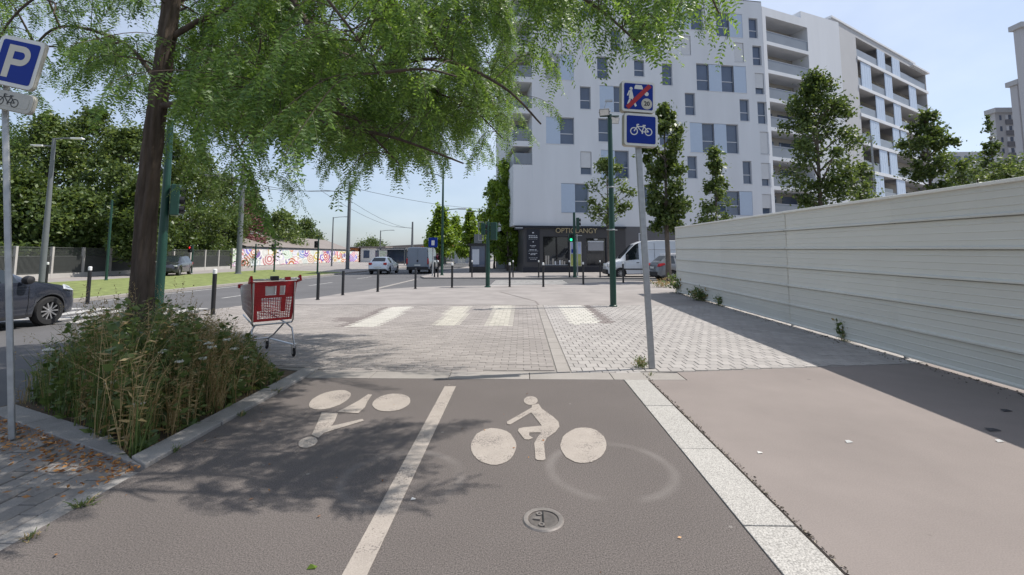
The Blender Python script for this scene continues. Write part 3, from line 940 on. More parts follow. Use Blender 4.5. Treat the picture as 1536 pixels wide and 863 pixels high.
# corner loggias
zl = [uz(783, y)[1] for y in (247, 219.5, 211.5, 170, 162, 123, 115, 77.5, 70, 33, 25, -10, -18)]
b = MB()
b.box(0.002, 0.002, GF + 0.003, LOG - 0.002, 4.2, zl[0]); b.build('corner_wall', 'render_white', blockA)
for k in range(1, len(zl) - 1, 2):
    b = MB(); b.box(0.0, -0.004, zl[k], LOG - 0.003, 4.2, zl[k + 1]); b.build('balcony_slab', 'render_white', blockA)
b = MB(); b.box(0.0, -0.004, zl[-1], LOG - 0.003, DEP, ZR); b.build('corner_parapet', 'render_white', blockA)
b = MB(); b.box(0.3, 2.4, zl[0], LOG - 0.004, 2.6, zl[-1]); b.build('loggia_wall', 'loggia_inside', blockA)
b = MB(); b.box(0.0, 4.2, GF, LOG - 0.004, DEP - 0.01, zl[-1]); b.build('rear_wall', 'render_white', blockA)
tops = [zl[0]] + [zl[k] for k in range(2, len(zl) - 1, 2)]
for zt in tops:
    b = MB(); b.box(0.03, 0.03, zt + 0.05, LOG - 0.02, 0.06, zt + 1.05); b.box(0.03, 0.06, zt + 0.05, 0.06, 2.4, zt + 1.05)
    for k in range(6):
        b.box(0.03 + k * 0.27, 0.02, zt, 0.06 + k * 0.27, 0.03, zt + 1.08)
    b.build('balustrade', 'balustrade', blockA)
    b = MB(); b.box(0.5, 2.36, zt + 0.02, 1.4, 2.398, zt + 2.1); b.build('balcony_door', 'glass', blockA)
# ground floor
us0 = uz(785, 380)[0]; us1 = uz(938, 380)[0]
def su(px): return uz(px, 375)[0]
def sz(py): return uz(850, py)[1]
b = MB()
sh = [(su(814), su(853), sz(399), sz(355)), (su(879), su(909), sz(399), sz(357))]
sh = [(a, c, max(0.55, d), e) for (a, c, d, e) in sh]
wall_holes(b, us0, us1, 0.0, GF - 0.004, sh, 0.35, y=-0.12)
b.quad((us0, -0.12, 0), (us0, 12.0, 0), (us0, 12.0, GF - .004), (us0, -0.12, GF - .004))
b.quad((us1, -0.12, 0), (us1, 0.3, 0), (us1, 0.3, GF - .004), (us1, -0.12, GF - .004))
front = b.build('shop_front', 'shop_dark', blockA)
b = MB(); b.box(us0 - 0.05, -0.20, 0, us1 + 0.02, -0.122, 0.45); b.build('plinth', 'shop_panel', front)
b = MB(); b.box(us0 - 0.02, -0.30, GF - 0.20, us1 + 0.02, -0.122, GF - 0.03); b.build('fascia_ledge', 'shop_panel', front)
b = MB(); b.box(us1 + 0.01, -0.05, 0, UA, 0.2, GF - 0.005); b.build('base_wall', 'shop_grey', blockA)
gw = [(958, 967)]
for (x0, x1) in gw:
    a, c = su(x0), su(x1)
    b = MB(); light_frame(b, a, c, 2.2, 3.5, -0.10, -0.052, 0.07); f_ = b.build('window', 'transom', blockA)
    b = MB(); b.box(a + .07, -0.075, 2.27, c - .07, -0.054, 3.43); b.build('pane', 'glass', f_)
for i, (a, c, d, e) in enumerate(sh):
    b = MB(); light_frame(b, a, c, d, e, 0.02, 0.10, 0.06)
    f_ = b.build('display_window', 'shop_panel', blockA)
    b = MB(); b.box(a + .06, 0.05, d + .06, c - .06, 0.07, e - .06)
    b.build('pane', 'shop_glass', f_)
    if i == 0:   # display shelves seen in the window
        rs = random.Random(5)
        for k in range(9):
            x_ = a + 0.25 + k * (c - a - 0.5) / 9; h_ = rs.choice((0.3, 0.55, 0.8, 0.4))
            b = MB(); b.box(x_, 0.035, d + 0.10, x_ + 0.14, 0.048, d + 0.10 + h_); b.build('display_card', rs.choice(('pale_print', 'shop_grey', 'loggia_inside')), f_)
        b = MB(); b.box(a + .08, 0.03, d + .065, c - .08, 0.048, d + .10); b.build('display_shelf', 'pale_print', f_)
    else:
        m_ = (a + c) / 2
        b = MB(); b.box(m_ - 0.72, 0.035, d + 1.35, m_ + 0.72, 0.048, d + 2.05); b.build('window_film', 'shutter_grey', f_)
        b = MB(); b.box(m_ - 0.75, 0.033, d + 2.08, m_ + 0.75, 0.048, d + 2.22); b.build('window_film', 'pale_print', f_)
        b = MB(); b.lathe([(0.02, 0), (0.22, 0), (0.22, 0.014), (0.02, 0.014)], 14, c=(m_, 0.034, d + 2.5), axis='y'); b.build('window_emblem', 'pale_print', f_)
pa0, pa1, pz0, pz1 = su(790), su(809), sz(393), sz(345)
b = MB(); b.box(pa0, -0.17, pz0, pa1, -0.122, pz1); pan = b.build('wall_panel', 'shop_panel', blockA)
pm = (pa0 + pa1) / 2; ph = pz1 - pz0
rs = random.Random(12)
for (t, w, hh_) in ((0.88, 0.10, 0.10), (0.80, 0.42, 0.05), (0.745, 0.40, 0.08), (0.70, 0.44, 0.02), (0.60, 0.06, 0.09), (0.49, 0.30, 0.05), (0.455, 0.18, 0.03), (0.36, 0.34, 0.06), (0.33, 0.46, 0.02), (0.255, 0.42, 0.04), (0.215, 0.26, 0.05), (0.12, 0.40, 0.03), (0.075, 0.28, 0.04)):
    z_ = pz0 + ph * t
    n_ = max(1, int(w / 0.09))
    for k in range(n_):
        a = pm - w + 2 * w * k / n_
        b = MB(); b.box(a, -0.178, z_, a + 2 * w / n_ * rs.uniform(0.6, 0.97), -0.171, z_ + hh_); b.build('panel_print', 'pale_print', pan)
q0, q1 = su(854.5), su(871)
b = MB(); b.box(q0, -0.19, sz(399.5), q1, -0.122, sz(363)); pst = b.build('poster_board', 'sign_white', blockA)
mat('poster_sky', (0.33, 0.38, 0.55), var=0.25, scale=1.2); mat('poster_field', (0.30, 0.33, 0.10), var=0.35, scale=1.6)
zm = (sz(399.5) + sz(363)) / 2
b = MB(); b.box(q0 + .04, -0.196, zm + 0.002, q1 - .04, -0.191, sz(363.5)); b.build('poster_print', 'poster_sky', pst)
b = MB(); b.box(q0 + .04, -0.196, sz(399), q1 - .04, -0.191, zm); b.build('poster_print', 'poster_field', pst)
b = MB(); b.box(q0 + .10, -0.20, zm + 0.1, q0 + .55, -0.197, zm + 0.42); b.build('poster_figure', 'sign_blue', pst)
tc, tz = uz(863, 346.5)
text('shop_lettering', 'OPTICLANGY', 0.62, 'gold', front, (tc, -0.33, tz - 0.02), ext=0.02)
cb = (uz(884, 344)[0], tz)
# projecting sign at the corner
b = MB(); b.box(su(771), -0.4, sz(346), su(784.5), -0.25, sz(339.5)); b.build('corner_sign', 'shop_panel', blockA)
b = MB(); b.box(su(772), -0.41, sz(343.6), su(783), -0.402, sz(342.6)); b.build('sign_print', 'pale_print', blockA)

# ---- wing with stacked balconies
def dirn(a): return Vector((math.cos(a), math.sin(a), 0)), Vector((math.sin(a), -math.cos(a), 0))
AB = R(24)
dB, nB = dirn(AB)
PB = P0 + dA * (UA + 0.02)
wing = thing('balcony_wing', 'white wing of apartments with a stack of deep grey balconies', 'building', PB, AB)
def uzB(px, py): return uz(px, py, PB, dB, nB)
UB0, UB1 = uzB(1152, 100)[0], uzB(1214, 100)[0]
UBE = uzB(1262, 100)[0]
ZB = uzB(1205, 20)[1]
ZBL = uzB(1170, 24)[1]
zs_ = [uzB(1160, y)[1] for y in (64, 106, 148, 191, 235, 279, 322)]
rows = []
for k, z in enumerate(zs_):
    top = (ZBL - 0.45) if k == 0 else zs_[k - 1] - 0.36
    rows.append((UB0, UB1, z, top))
b = MB(); wall_holes(b, 0.0, UBE, 0.0, ZB - 0.6, rows, 1.9)
b.quad((UBE, 0, 0), (UBE, 12, 0), (UBE, 12, ZB - 0.6), (UBE, 0, ZB - 0.6))
b.quad((0, 0, 0), (0, 12, 0), (0, 12, ZB - 0.6), (0, 0, ZB - 0.6))
b.quad((0, 12, 0), (UBE, 12, 0), (UBE, 12, ZB - 0.6), (0, 12, ZB - 0.6))
b.quad((0, 0, ZB - 0.6), (UBE, 0, ZB - 0.6), (UBE, 12, ZB - 0.6), (0, 12, ZB - 0.6))
b.build('wall', 'render_white', wing)
b = MB(); b.box(UB1 - 0.9, 0.003, ZB - 0.597, UBE, 5, ZB + 0.15); b.build('stair_head', 'render_white', wing)
for (a, c, z, t) in rows:
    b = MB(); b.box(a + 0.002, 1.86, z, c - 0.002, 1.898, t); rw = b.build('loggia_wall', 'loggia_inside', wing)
    for k in range(2):
        x_ = a + 0.4 + k * (c - a) * 0.5
        b = MB(); b.box(x_, 1.82, z + 0.03, x_ + (c - a) * 0.36, 1.858, z + 2.15); b.build('balcony_door', 'glass', rw)
    b = MB(); b.box(a + 0.005, 0.06, z + 0.02, c - 0.005, 0.10, z + 1.05); b.build('balustrade', 'balustrade', wing)
    b = MB(); b.box(a + 0.005, 0.04, z + 1.052, c - 0.005, 0.12, z + 1.10); b.build('handrail', 'window_frame', wing)

# ---- second block with panelled loggias
AC = R(33)
dC, nC = dirn(AC)
PC = PLN(1264, 300, Vector((30.5, 47.5, 0)), nC); PC.z = 0
blockC = thing('loggia_block', 'pale corner apartment block with rows of loggias and blue sliding panels', 'building', PC, AC)
def uzC(px, py): return uz(px, py, PC, dC, nC)
UCE = uzC(1388, 110)[0]
ZC = uzC(1272, 41)[1]
UL = uzC(1283, 60)[0]
LC = UCE - UL
zc = [uzC(1284, y)[1] for y in (84, 126, 167, 209, 251, 293, 334)]
rowdef = [[('L', 0, 26), ('P', 26, 36), ('L', 36, 46), ('P', 46, 57), ('L', 57, 92)],
          [('D', 1, 4), ('P', 4, 16), ('L', 16, 34), ('P', 34, 44), ('L', 44, 69), ('P', 69, 80), ('L', 80, 104)],
          [('L', 1, 20), ('P', 20, 31), ('L', 31, 44), ('P', 44, 54), ('L', 54, 96)],
          [('L', 1, 11), ('P', 11, 22), ('L', 22, 40), ('P', 40, 49), ('D', 49, 51), ('P', 51, 60), ('L', 60, 100)],
          [('L', 1, 20), ('P', 20, 30), ('D', 30, 33), ('P', 33, 43), ('L', 43, 98)],
          [('L', 1, 11), ('P', 11, 23), ('L', 23, 40), ('P', 40, 52), ('L', 52, 98)],
          [('L', 1, 30), ('P', 30, 42), ('L', 42, 98)]]
rows = []
for k, z in enumerate(zc):
    top = ZC - 0.75 if k == 0 else zc[k - 1] - 0.42
    e0 = UL + 0.08; e1 = UCE - 0.25
    rows.append((e0, e1, z, top))
b = MB(); wall_holes(b, 0, UCE, 0, ZC, rows, 2.0)
b.quad((0, 0, 0), (-1.3, 8, 0), (-1.3, 8, ZC), (0, 0, ZC))
b.quad((UCE, 0, 0), (UCE, 8, 0), (UCE, 8, ZC), (UCE, 0, ZC))
b.quad((0, 0, ZC), (UCE, 0, ZC), (UCE, 8, ZC), (-1.3, 8, ZC))
b.quad((-1.3, 8, 0), (UCE, 8, 0), (UCE, 8, ZC), (-1.3, 8, ZC))
b.build('wall', 'render_beige', blockC)
b = MB(); b.box(-0.1, -0.12, ZC + 0.003, UCE * 0.86, 1.0, ZC + 0.22); b.build('cornice', 'render_white', blockC)
b = MB(); b.box(UCE * 0.8, -0.35, zc[0] - 0.42 + 3.0, UCE + 0.5, 1.0, zc[0] - 0.2 + 3.0); b.build('canopy', 'render_white', blockC)
for (row, (e0, e1, z, t)) in zip(rowdef, rows):
    b = MB(); b.box(e0 - 0.08, -0.10, z - 0.40, UCE + 0.35, -0.003, z - 0.01); b.build('slab_edge', 'render_white', blockC)
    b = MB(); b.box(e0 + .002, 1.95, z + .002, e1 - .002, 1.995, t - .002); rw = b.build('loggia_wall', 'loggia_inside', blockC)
    for k in range(3):
        x_ = e0 + (e1 - e0) * (0.08 + 0.31 * k)
        b = MB(); b.box(x_, 1.90, z + 0.03, x_ + (e1 - e0) * 0.22, 1.948, z + 2.1); b.build('balcony_door', 'glass', rw)
    b = MB(); b.box(e0, 0.06, z + 0.02, e1, 0.09, z + 1.0); b.build('balustrade', 'balustrade', blockC)
    for (kd, a, c) in row:
        if kd in 'P':
            u0 = e0 + (e1 - e0) * a / 98.0; u1 = e0 + (e1 - e0) * c / 98.0
            b = MB(); b.box(u0, 0.0 - 0.02, z + 0.01, u1, 0.05, t - 0.01)
            for q in range(4):
                b.box(u0 + (u1 - u0) * (q + .4) / 4, -0.03, z + 0.02, u0 + (u1 - u0) * (q + .6) / 4, -0.021, t - 0.02)
            b.build('sliding_panel', 'shutter_blue', blockC)
# ---- tower blocks beyond
mat('tower_wall', (0.44, 0.44, 0.46), rough=0.9, var=0.05); mat('tower_band', (0.17, 0.17, 0.19), rough=0.7, var=0.06)
def tower(px0, px1, pyt, Y, lab, ang=R(-62)):
    dep = 1.6
    a = AT(px0, pyt, Y + dep); a.y = Y; top = AT(px0, pyt, Y + dep).z
    t = thing('tower_block', lab, 'building', (a.x, a.y, 0), 0.0)
    w = AT(px1, pyt, Y).x - a.x
    b = MB(); b.box(0, 0, 0, w, dep, top - 1.2); b.build('wall', 'tower_wall', t)
    b = MB(); b.box(-0.6, -0.8, top - 1.197, w + 0.6, dep + 0.5, top); b.build('cornice', 'render_beige', t)
    z = top - 4.0
    while z > 6:
        b = MB(); b.box(w * 0.38, -0.25, z - 0.2, w * 0.99, -0.003, z + 1.0); b.build('balcony_band', 'tower_band', t)
        for k in range(5):
            x_ = w * (0.40 + 0.118 * k)
            b = MB(); b.box(x_, -0.06, z + 1.15, x_ + w * 0.10, -0.003, z + 2.3); b.build('window', 'glass' if k % 2 else 'transom', t)
        b = MB(); b.box(w * 0.16, -0.06, z + 0.9, w * 0.24, -0.003, z + 2.2); b.build('window', 'glass', t)
        z -= 2.9
    return t
tower(1482, 1530, 166, 118, 'lowest of the three far stepped tower blocks, with dark balcony bands')
tower(1514, 1590, 124, 112, 'middle of the three far stepped tower blocks with pale cornice')
tower(1519, 1620, 40, 106, 'tallest of the three far stepped tower blocks')
a = AT(1436, 383, 150); 
t = thing('long_block', 'long low apartment block far behind the fence trees', 'building', (a.x, a.y, 0))
b = MB(); b.box(0, 0, 0, 24, 12, AT(1440, 228, 150).z); b.build('wall', 'tower_wall', t)
for k in range(6):
    for j in range(3):
        b = MB(); b.box(1 + k * 3.8, -0.05, AT(1440, 228, 150).z - 3 - 3 * j, 3.6 + k * 3.8, -0.003, AT(1440, 228, 150).z - 1.4 - 3 * j); b.build('window', 'glass', t)
# ================================================================== VEHICLES
def key(xs, ks, sm=2):
    k = np.array(sorted(ks)); v = np.interp(xs, k[:, 0], k[:, 1])
    for _ in range(sm):
        w = v.copy(); w[1:-1] = (v[:-2] + 2 * v[1:-1] + v[2:]) / 4; v = w
    return v
def wheel_set(parent, wx, hw, r, tw=0.2, spokes=10):
    tyre0 = None
    for x in wx:
        for s in (1, -1):
            if tyre0 is None:
                b = MB(); b.lathe([(r * 0.66, -tw / 2), (r * 0.93, -tw / 2), (r, -tw * 0.32), (r, tw * 0.32), (r * 0.93, tw / 2), (r * 0.66, tw / 2)], 28, axis='y')
                b.f = [f_ for f_ in b.f if len(f_) == 4]; b.m = [0] * len(b.f)
                tyre0 = b.build('wheel', 'rubber', parent, smooth=True)
                b = MB()
                b.lathe([(r * 0.655, -tw * 0.40), (r * 0.66, tw * 0.46), (r * 0.60, tw * 0.44), (r * 0.57, tw * 0.16), (r * 0.1, tw * 0.10)], 24, axis='y', m=1)
                for k in range(spokes):
                    a = 2 * math.pi * k / spokes
                    M_ = Matrix.Rotation(a, 4, 'Y')
                    b.box(r * 0.08, tw * 0.20, -r * 0.045, r * 0.61, tw * 0.42, r * 0.045, 0, M_)
                b.lathe([(r * 0.14, tw * 0.1), (r * 0.14, tw * 0.44), (r * 0.05, tw * 0.46)], 12, axis='y')
                rim0 = b.build('rim', ['alloy', 'trim_black'], tyre0, smooth=True)
                t = tyre0
            else:
                t = bpy.data.objects.new('wheel', tyre0.data); COL.objects.link(t); t.parent = parent
                q = bpy.data.objects.new('rim', rim0.data); COL.objects.link(q); q.parent = t
            t.location = (x, s * (hw - tw / 2 - 0.01), r)
            t.rotation_euler = (0, 0, 0 if s > 0 else math.pi)
def car(name, label, cat, loc, rz, paint, T, B, W, WR, zb, wx, r, side, screen, rear=None, group=None, spokes=10, sill=0.2, pillar=()):
    """T roof/bonnet line, B belt line, W half width, WR roof half width; side = [(x0,x1)], screen/rear = (x0,x1)"""
    t = thing(name, label, cat, loc, rz, group)
    x0, x1 = min(k[0] for k in T), max(k[0] for k in T)
    n = int((x1 - x0) / 0.045)
    xs = np.linspace(x0, x1, n)
    tz, bz, w, wr = key(xs, T), key(xs, B), key(xs, W), key(xs, WR)
    zbv = key(xs, zb)
    bz = np.minimum(bz, tz - 0.015)
    Ra = r + 0.055
    rings = []
    for i, x in enumerate(xs):
        ar = 0
        for q in wx:
            if abs(x - q) < Ra: ar = max(ar, r * 0.98 + math.sqrt(Ra * Ra - (x - q) ** 2))
        z0 = zbv[i]; z2 = max(z0 + 0.05, ar); z1 = max(z0, ar - 0.03)
        z3 = max(z0 + 0.42 * (bz[i] - z0), z2 + 0.07); z3 = min(z3, bz[i] - 0.09)
        z2 = min(z2, z3 - 0.03)
        half = [(0.0, z1), (w[i] * 0.78, z1), (w[i] * 0.975, z2), (w[i] * 1.0, z3), (w[i] * 0.988, bz[i] - 0.07), (w[i] * 0.955, bz[i]), (wr[i], tz[i] - 0.045), (wr[i] * 0.86, tz[i] - 0.012), (wr[i] * 0.5, tz[i]), (0.0, tz[i] + 0.008)]
        ring = [(x, y, z) for (y, z) in half] + [(x, -y, z) for (y, z) in half[-2:0:-1]]
        rings.append(ring)
    m = len(rings[0])
    bins = {}
    def face(kk, vs):
        bins.setdefault(kk, MB()).add(vs, [tuple(range(len(vs)))])
    NH = 10
    for i in range(n - 1):
        xm = (xs[i] + xs[i + 1]) / 2
        for j in range(m):
            j2 = (j + 1) % m
            hj = j if j < NH - 1 else m - 1 - j
            kk = 'body'
            s_ = 'l' if j < NH - 1 else 'r'
            if hj == 5:
                for wi, (a, c) in enumerate(side):
                    if a < xm < c: kk = f'side_window{s_}{wi}'
            if hj in (7, 8) or (hj == 6):
                if screen and screen[0] < xm < screen[1] and hj != 6: kk = 'windscreen'
                if rear and rear[0] < xm < rear[1] and hj != 6: kk = 'rear_window'
            if hj in (0, 1) : kk = 'underbody'
            face(kk, [rings[i][j], rings[i][j2], rings[i + 1][j2], rings[i + 1][j]])
    face('body', rings[0]); face('body', rings[-1][::-1])
    bo = None
    for kk, mb in bins.items():
        nm = kk
        mt = paint
        if kk.startswith('side_window'): nm = 'side_window'; mt = 'car_glass'
        elif kk in ('windscreen', 'rear_window'): mt = 'car_glass'
        elif kk == 'underbody': mt = 'trim_black'
        bm = bmesh.new(); me0 = bpy.data.meshes.new('tmp'); me0.from_pydata(mb.v, [], mb.f); bm.from_mesh(me0)
        bmesh.ops.remove_doubles(bm, verts=bm.verts, dist=0.0005)
        bmesh.ops.recalc_face_normals(bm, faces=bm.faces)
        me = bpy.data.meshes.new(nm); bm.to_mesh(me); bm.free()
        me.materials.append(MATS[mt])
        me.polygons.foreach_set('use_smooth', [True] * len(me.polygons))
        me.set_sharp_from_angle(angle=R(34))
        o = bpy.data.objects.new(nm, me); COL.objects.link(o); o.parent = t
    for wi in range(1):
        wheel_set(t, wx, float(np.interp(wx[0], xs, w)), r, spokes=spokes)
    def W_at(x): return float(np.interp(x, xs, w))
    def B_at(x): return float(np.interp(x, xs, bz))
    t_info = dict(W=W_at, B=B_at)
    # seams of the side doors
    for s in (1, -1):
        for x in pillar:
            pts = []
            for z_ in (0.30, 0.55, 0.8): pts.append((x, s * (W_at(x) * 1.0 + 0.002), z_))
            pts.append((x, s * (W_at(x) * 0.985), B_at(x) - 0.07)); 
            b = MB(); b.tube(pts, 0.006, 4); b.build('door_seam', 'trim_black', t)
    return t, t_info
def lampbox(t, nm, mt, x0, y0, z0, x1, y1, z1, bev=0.02):
    b = MB(); b.box(x0, y0, z0, x1, y1, z1); return b.build(nm, mt, t, bevel=bev, smooth=True)
def plate(t, x, z, w=0.26):
    b = MB(); b.box(x - 0.012, -w, z - 0.055, x + 0.012, w, z + 0.055); return b.build('number_plate', 'sign_white', t)

# navy family car
q = G(75, 488, RD)
nav, inf_ = car('parked_car', 'dark navy family car with ten-spoke wheels parked by the weed planter', 'car', (q.x - 0.90, q.y - 1.36, RD), R(90), 'car_navy',
    [(2.20, 0.60), (2.12, 0.74), (1.95, 0.86), (1.5, 0.97), (1.02, 1.06), (0.55, 1.30), (0.1, 1.48), (-0.5, 1.56), (-1.3, 1.52), (-1.8, 1.38), (-2.08, 1.05), (-2.2, 0.85)],
    [(2.20, 0.56), (2.12, 0.70), (1.95, 0.80), (1.5, 0.92), (1.02, 1.0), (0.0, 1.02), (-1.5, 1.06), (-2.2, 0.84)],
    [(2.20, 0.50), (2.12, 0.66), (1.95, 0.80), (1.6, 0.885), (1.0, 0.90), (-1.6, 0.90), (-2.05, 0.80), (-2.2, 0.68)],
    [(2.20, 0.38), (2.05, 0.55), (1.6, 0.70), (1.0, 0.74), (0.1, 0.62), (-1.3, 0.61), (-2.0, 0.55), (-2.2, 0.45)],
    [(2.20, 0.36), (2.0, 0.20), (-2.0, 0.22), (-2.2, 0.36)], (1.36, -1.36), 0.325, [(-1.62, -1.12), (-1.04, -0.30), (-0.22, 0.62)], (0.16, 1.0), (-2.0, -1.55), pillar=(-1.08, -0.26, 0.85))
for s in (1, -1):
    b = MB(); b.prism([(2.02, s * 0.60, 0.70), (1.90, s * 0.815, 0.745), (1.62, s * 0.885, 0.80), (1.66, s * 0.80, 0.905), (1.92, s * 0.66, 0.85)], (0.03, s * 0.012, 0.012)); b.build('headlight', 'lamp_clear', nav, bevel=0.008)
    b = MB(); b.lathe([(0.02, -0.09), (0.085, -0.06), (0.10, 0.02), (0.07, 0.09)], 12, c=(0.72, s * 1.0, 1.06), axis='y'); b.build('wing_mirror', 'trim_black', nav, smooth=True)
    for x in (-0.25, -1.02):
        lampbox(nav, 'door_handle', 'car_navy', x - 0.12 - 0.1, s * 0.895 - 0.012, 0.90, x - 0.1 + 0.06, s * 0.895 + 0.025, 0.93, 0.01)
    b = MB(); b.box(-0.95, s * 0.87 - 0.02, 0.24, 0.95, s * 0.87 + 0.03, 0.30); b.build('sill_trim', 'trim_black', nav)
plate(nav, 2.17, 0.48)
b = MB(); b.box(2.10, -0.42, 0.26, 2.19, 0.42, 0.40); b.build('grille', 'trim_black', nav, bevel=0.01)

# dark car behind the turf
q = G(258, 413, 0)
dk, _ = car('parked_car', 'black estate car parked beyond the tram turf by the railings', 'car', (q.x, q.y, 0), R(-68), 'car_black',
    [(2.1, 0.62), (1.95, 0.82), (1.0, 0.98), (0.2, 1.42), (-0.6, 1.48), (-1.5, 1.44), (-1.95, 1.1), (-2.1, 0.75)],
    [(2.1, 0.58), (1.95, 0.78), (1.0, 0.93), (-1.9, 0.98), (-2.1, 0.7)],
    [(2.1, 0.6), (1.8, 0.82), (1.0, 0.88), (-1.6, 0.88), (-2.1, 0.7)], [(2.1, 0.45), (1.0, 0.7), (0.2, 0.6), (-1.5, 0.6), (-2.1, 0.5)],
    [(2.1, 0.34), (1.9, 0.2), (-1.9, 0.22), (-2.1, 0.34)], (1.3, -1.3), 0.32, [(-1.6, -0.95), (-0.87, -0.1), (-0.02, 0.7)], (0.25, 0.98), (-1.95, -1.6), pillar=(-0.9,))
for s in (1, -1):
    lampbox(dk, 'headlight', 'lamp_clear', 1.80, s * 0.70 - 0.1, 0.66, 1.98, s * 0.70 + 0.1, 0.78)
    lampbox(dk, 'tail_light', 'lamp_red', -2.08, s * 0.68 - 0.1, 0.75, -1.96, s * 0.68 + 0.1, 0.95)

# white hatchback driving away
q = G(566, 412, RD)
wh, _ = car('white_hatchback', 'small white hatchback with black rear window on the road', 'car', (q.x, q.y + 1.95, RD), R(90), 'car_white',
    [(1.95, 0.62), (1.8, 0.82), (0.9, 0.96), (0.1, 1.38), (-0.6, 1.46), (-1.35, 1.40), (-1.72, 1.10), (-1.93, 0.95), (-1.98, 0.62)],
    [(1.95, 0.58), (1.8, 0.78), (0.9, 0.92), (-1.8, 0.98), (-1.98, 0.6)],
    [(1.95, 0.6), (1.7, 0.80), (1.0, 0.86), (-1.5, 0.87), (-1.9, 0.80), (-1.98, 0.74)], [(1.95, 0.45), (0.9, 0.68), (0.1, 0.57), (-1.3, 0.56), (-1.7, 0.66), (-1.98, 0.64)],
    [(1.95, 0.34), (1.8, 0.2), (-1.7, 0.24), (-1.98, 0.36)], (1.22, -1.24), 0.315, [(-1.3, -0.75), (-0.66, 0.6)], (0.15, 0.88), (-1.76, -1.36), pillar=(-0.70,))
b = MB(); b.box(-2.02, -0.70, 0.30, -1.95, 0.70, 0.46); b.build('rear_bumper', 'trim_black', wh, bevel=0.02)
plate(wh, -2.03, 0.62)
for s in (1, -1):
    lampbox(wh, 'tail_light', 'lamp_red', -1.99, s * 0.62 - 0.13, 0.80, -1.84, s * 0.62 + 0.14, 0.98, 0.03)

# grey panel van
q = G(626, 411, RD)
gv, _ = car('panel_van', 'grey panel van with closed rear doors on the road', 'van', (q.x, q.y + 2.7, RD), R(90), 'van_grey',
    [(2.7, 0.80), (2.5, 1.0), (1.9, 1.25), (1.2, 2.05), (0.8, 2.26), (0.2, 2.30), (-2.62, 2.28), (-2.70, 2.22)],
    [(2.7, 0.75), (2.5, 0.95), (1.9, 1.15), (-2.7, 1.2)],
    [(2.7, 0.7), (2.4, 0.9), (1.8, 0.98), (-2.6, 0.98), (-2.70, 0.96)], [(2.7, 0.55), (1.9, 0.85), (0.9, 0.82), (-2.6, 0.86), (-2.7, 0.85)],
    [(2.7, 0.36), (2.5, 0.26), (-2.6, 0.34), (-2.7, 0.4)], (1.75, -1.6), 0.34, [(0.9, 1.75)], (1.2, 1.88), None, pillar=(0.7,))
b = MB(); b.box(-2.80, -0.93, 0.34, -2.702, 0.93, 0.60); b.build('rear_bumper', 'trim_black', gv, bevel=0.02)
for s in (1, -1):
    b = MB(); b.box(-2.722, s * 0.44 - 0.41, 0.66, -2.703, s * 0.44 + 0.41, 2.14)
    d_ = b.build('rear_door', 'van_grey', gv, bevel=0.012)
    for z in (0.85, 1.4, 1.95):
        b = MB(); b.box(-2.735, s * 0.87 - 0.03, z - 0.05, -2.723, s * 0.87 + 0.03, z + 0.05); b.build('hinge', 'trim_black', d_)
    b = MB(); b.box(-2.728, s * 0.44 - 0.30, 1.42, -2.723, s * 0.44 + 0.30, 2.02); b.build('pressing', 'van_grey', d_, bevel=0.004)
    lampbox(gv, 'tail_light', 'lamp_red', -2.74, s * 0.91 - 0.055, 0.85, -2.66, s * 0.91 + 0.06, 1.32, 0.02)
    b = MB(); b.box(1.5, s * 1.02 - 0.02, 1.2, 1.65, s * 1.02 + 0.2 * s, 1.6); b.build('wing_mirror', 'trim_black', gv, bevel=0.03)
b = MB(); b.box(-2.745, -0.07, 1.02, -2.723, 0.07, 1.2); b.build('door_handle', 'trim_black', gv)
plate(gv, -2.75, 0.74)

# white delivery van across the side street
q = G(935, 418, RD)
wv_, _ = car('delivery_van', 'white high-roof delivery van parked in front of the shop block', 'van', (q.x + 2.0 - 0.15, q.y + 0.98, RD), R(180), 'van_white',
    [(2.95, 0.88), (2.80, 1.02), (2.55, 1.16), (2.0, 1.34), (1.35, 2.02), (0.95, 2.40), (0.5, 2.58), (-0.5, 2.64), (-2.85, 2.62), (-2.95, 2.5)],
    [(2.95, 0.82), (2.8, 0.96), (2.55, 1.08), (2.0, 1.22), (0.7, 1.30), (-2.95, 1.30)],
    [(2.95, 0.66), (2.8, 0.84), (2.5, 0.94), (2.0, 0.98), (-2.95, 0.98)], [(2.95, 0.5), (2.5, 0.72), (2.0, 0.84), (1.2, 0.80), (0.5, 0.80), (-2.95, 0.82)],
    [(2.95, 0.36), (2.7, 0.24), (-2.8, 0.34), (-2.95, 0.42)], (2.0, -1.6), 0.35, [(0.72, 1.62)], (1.0, 1.98), None, pillar=(0.62, 1.72))
b = MB(); b.box(2.70, -0.78, 0.28, 2.99, 0.78, 0.62); b.build('front_bumper', 'trim_black', wv_, bevel=0.05)
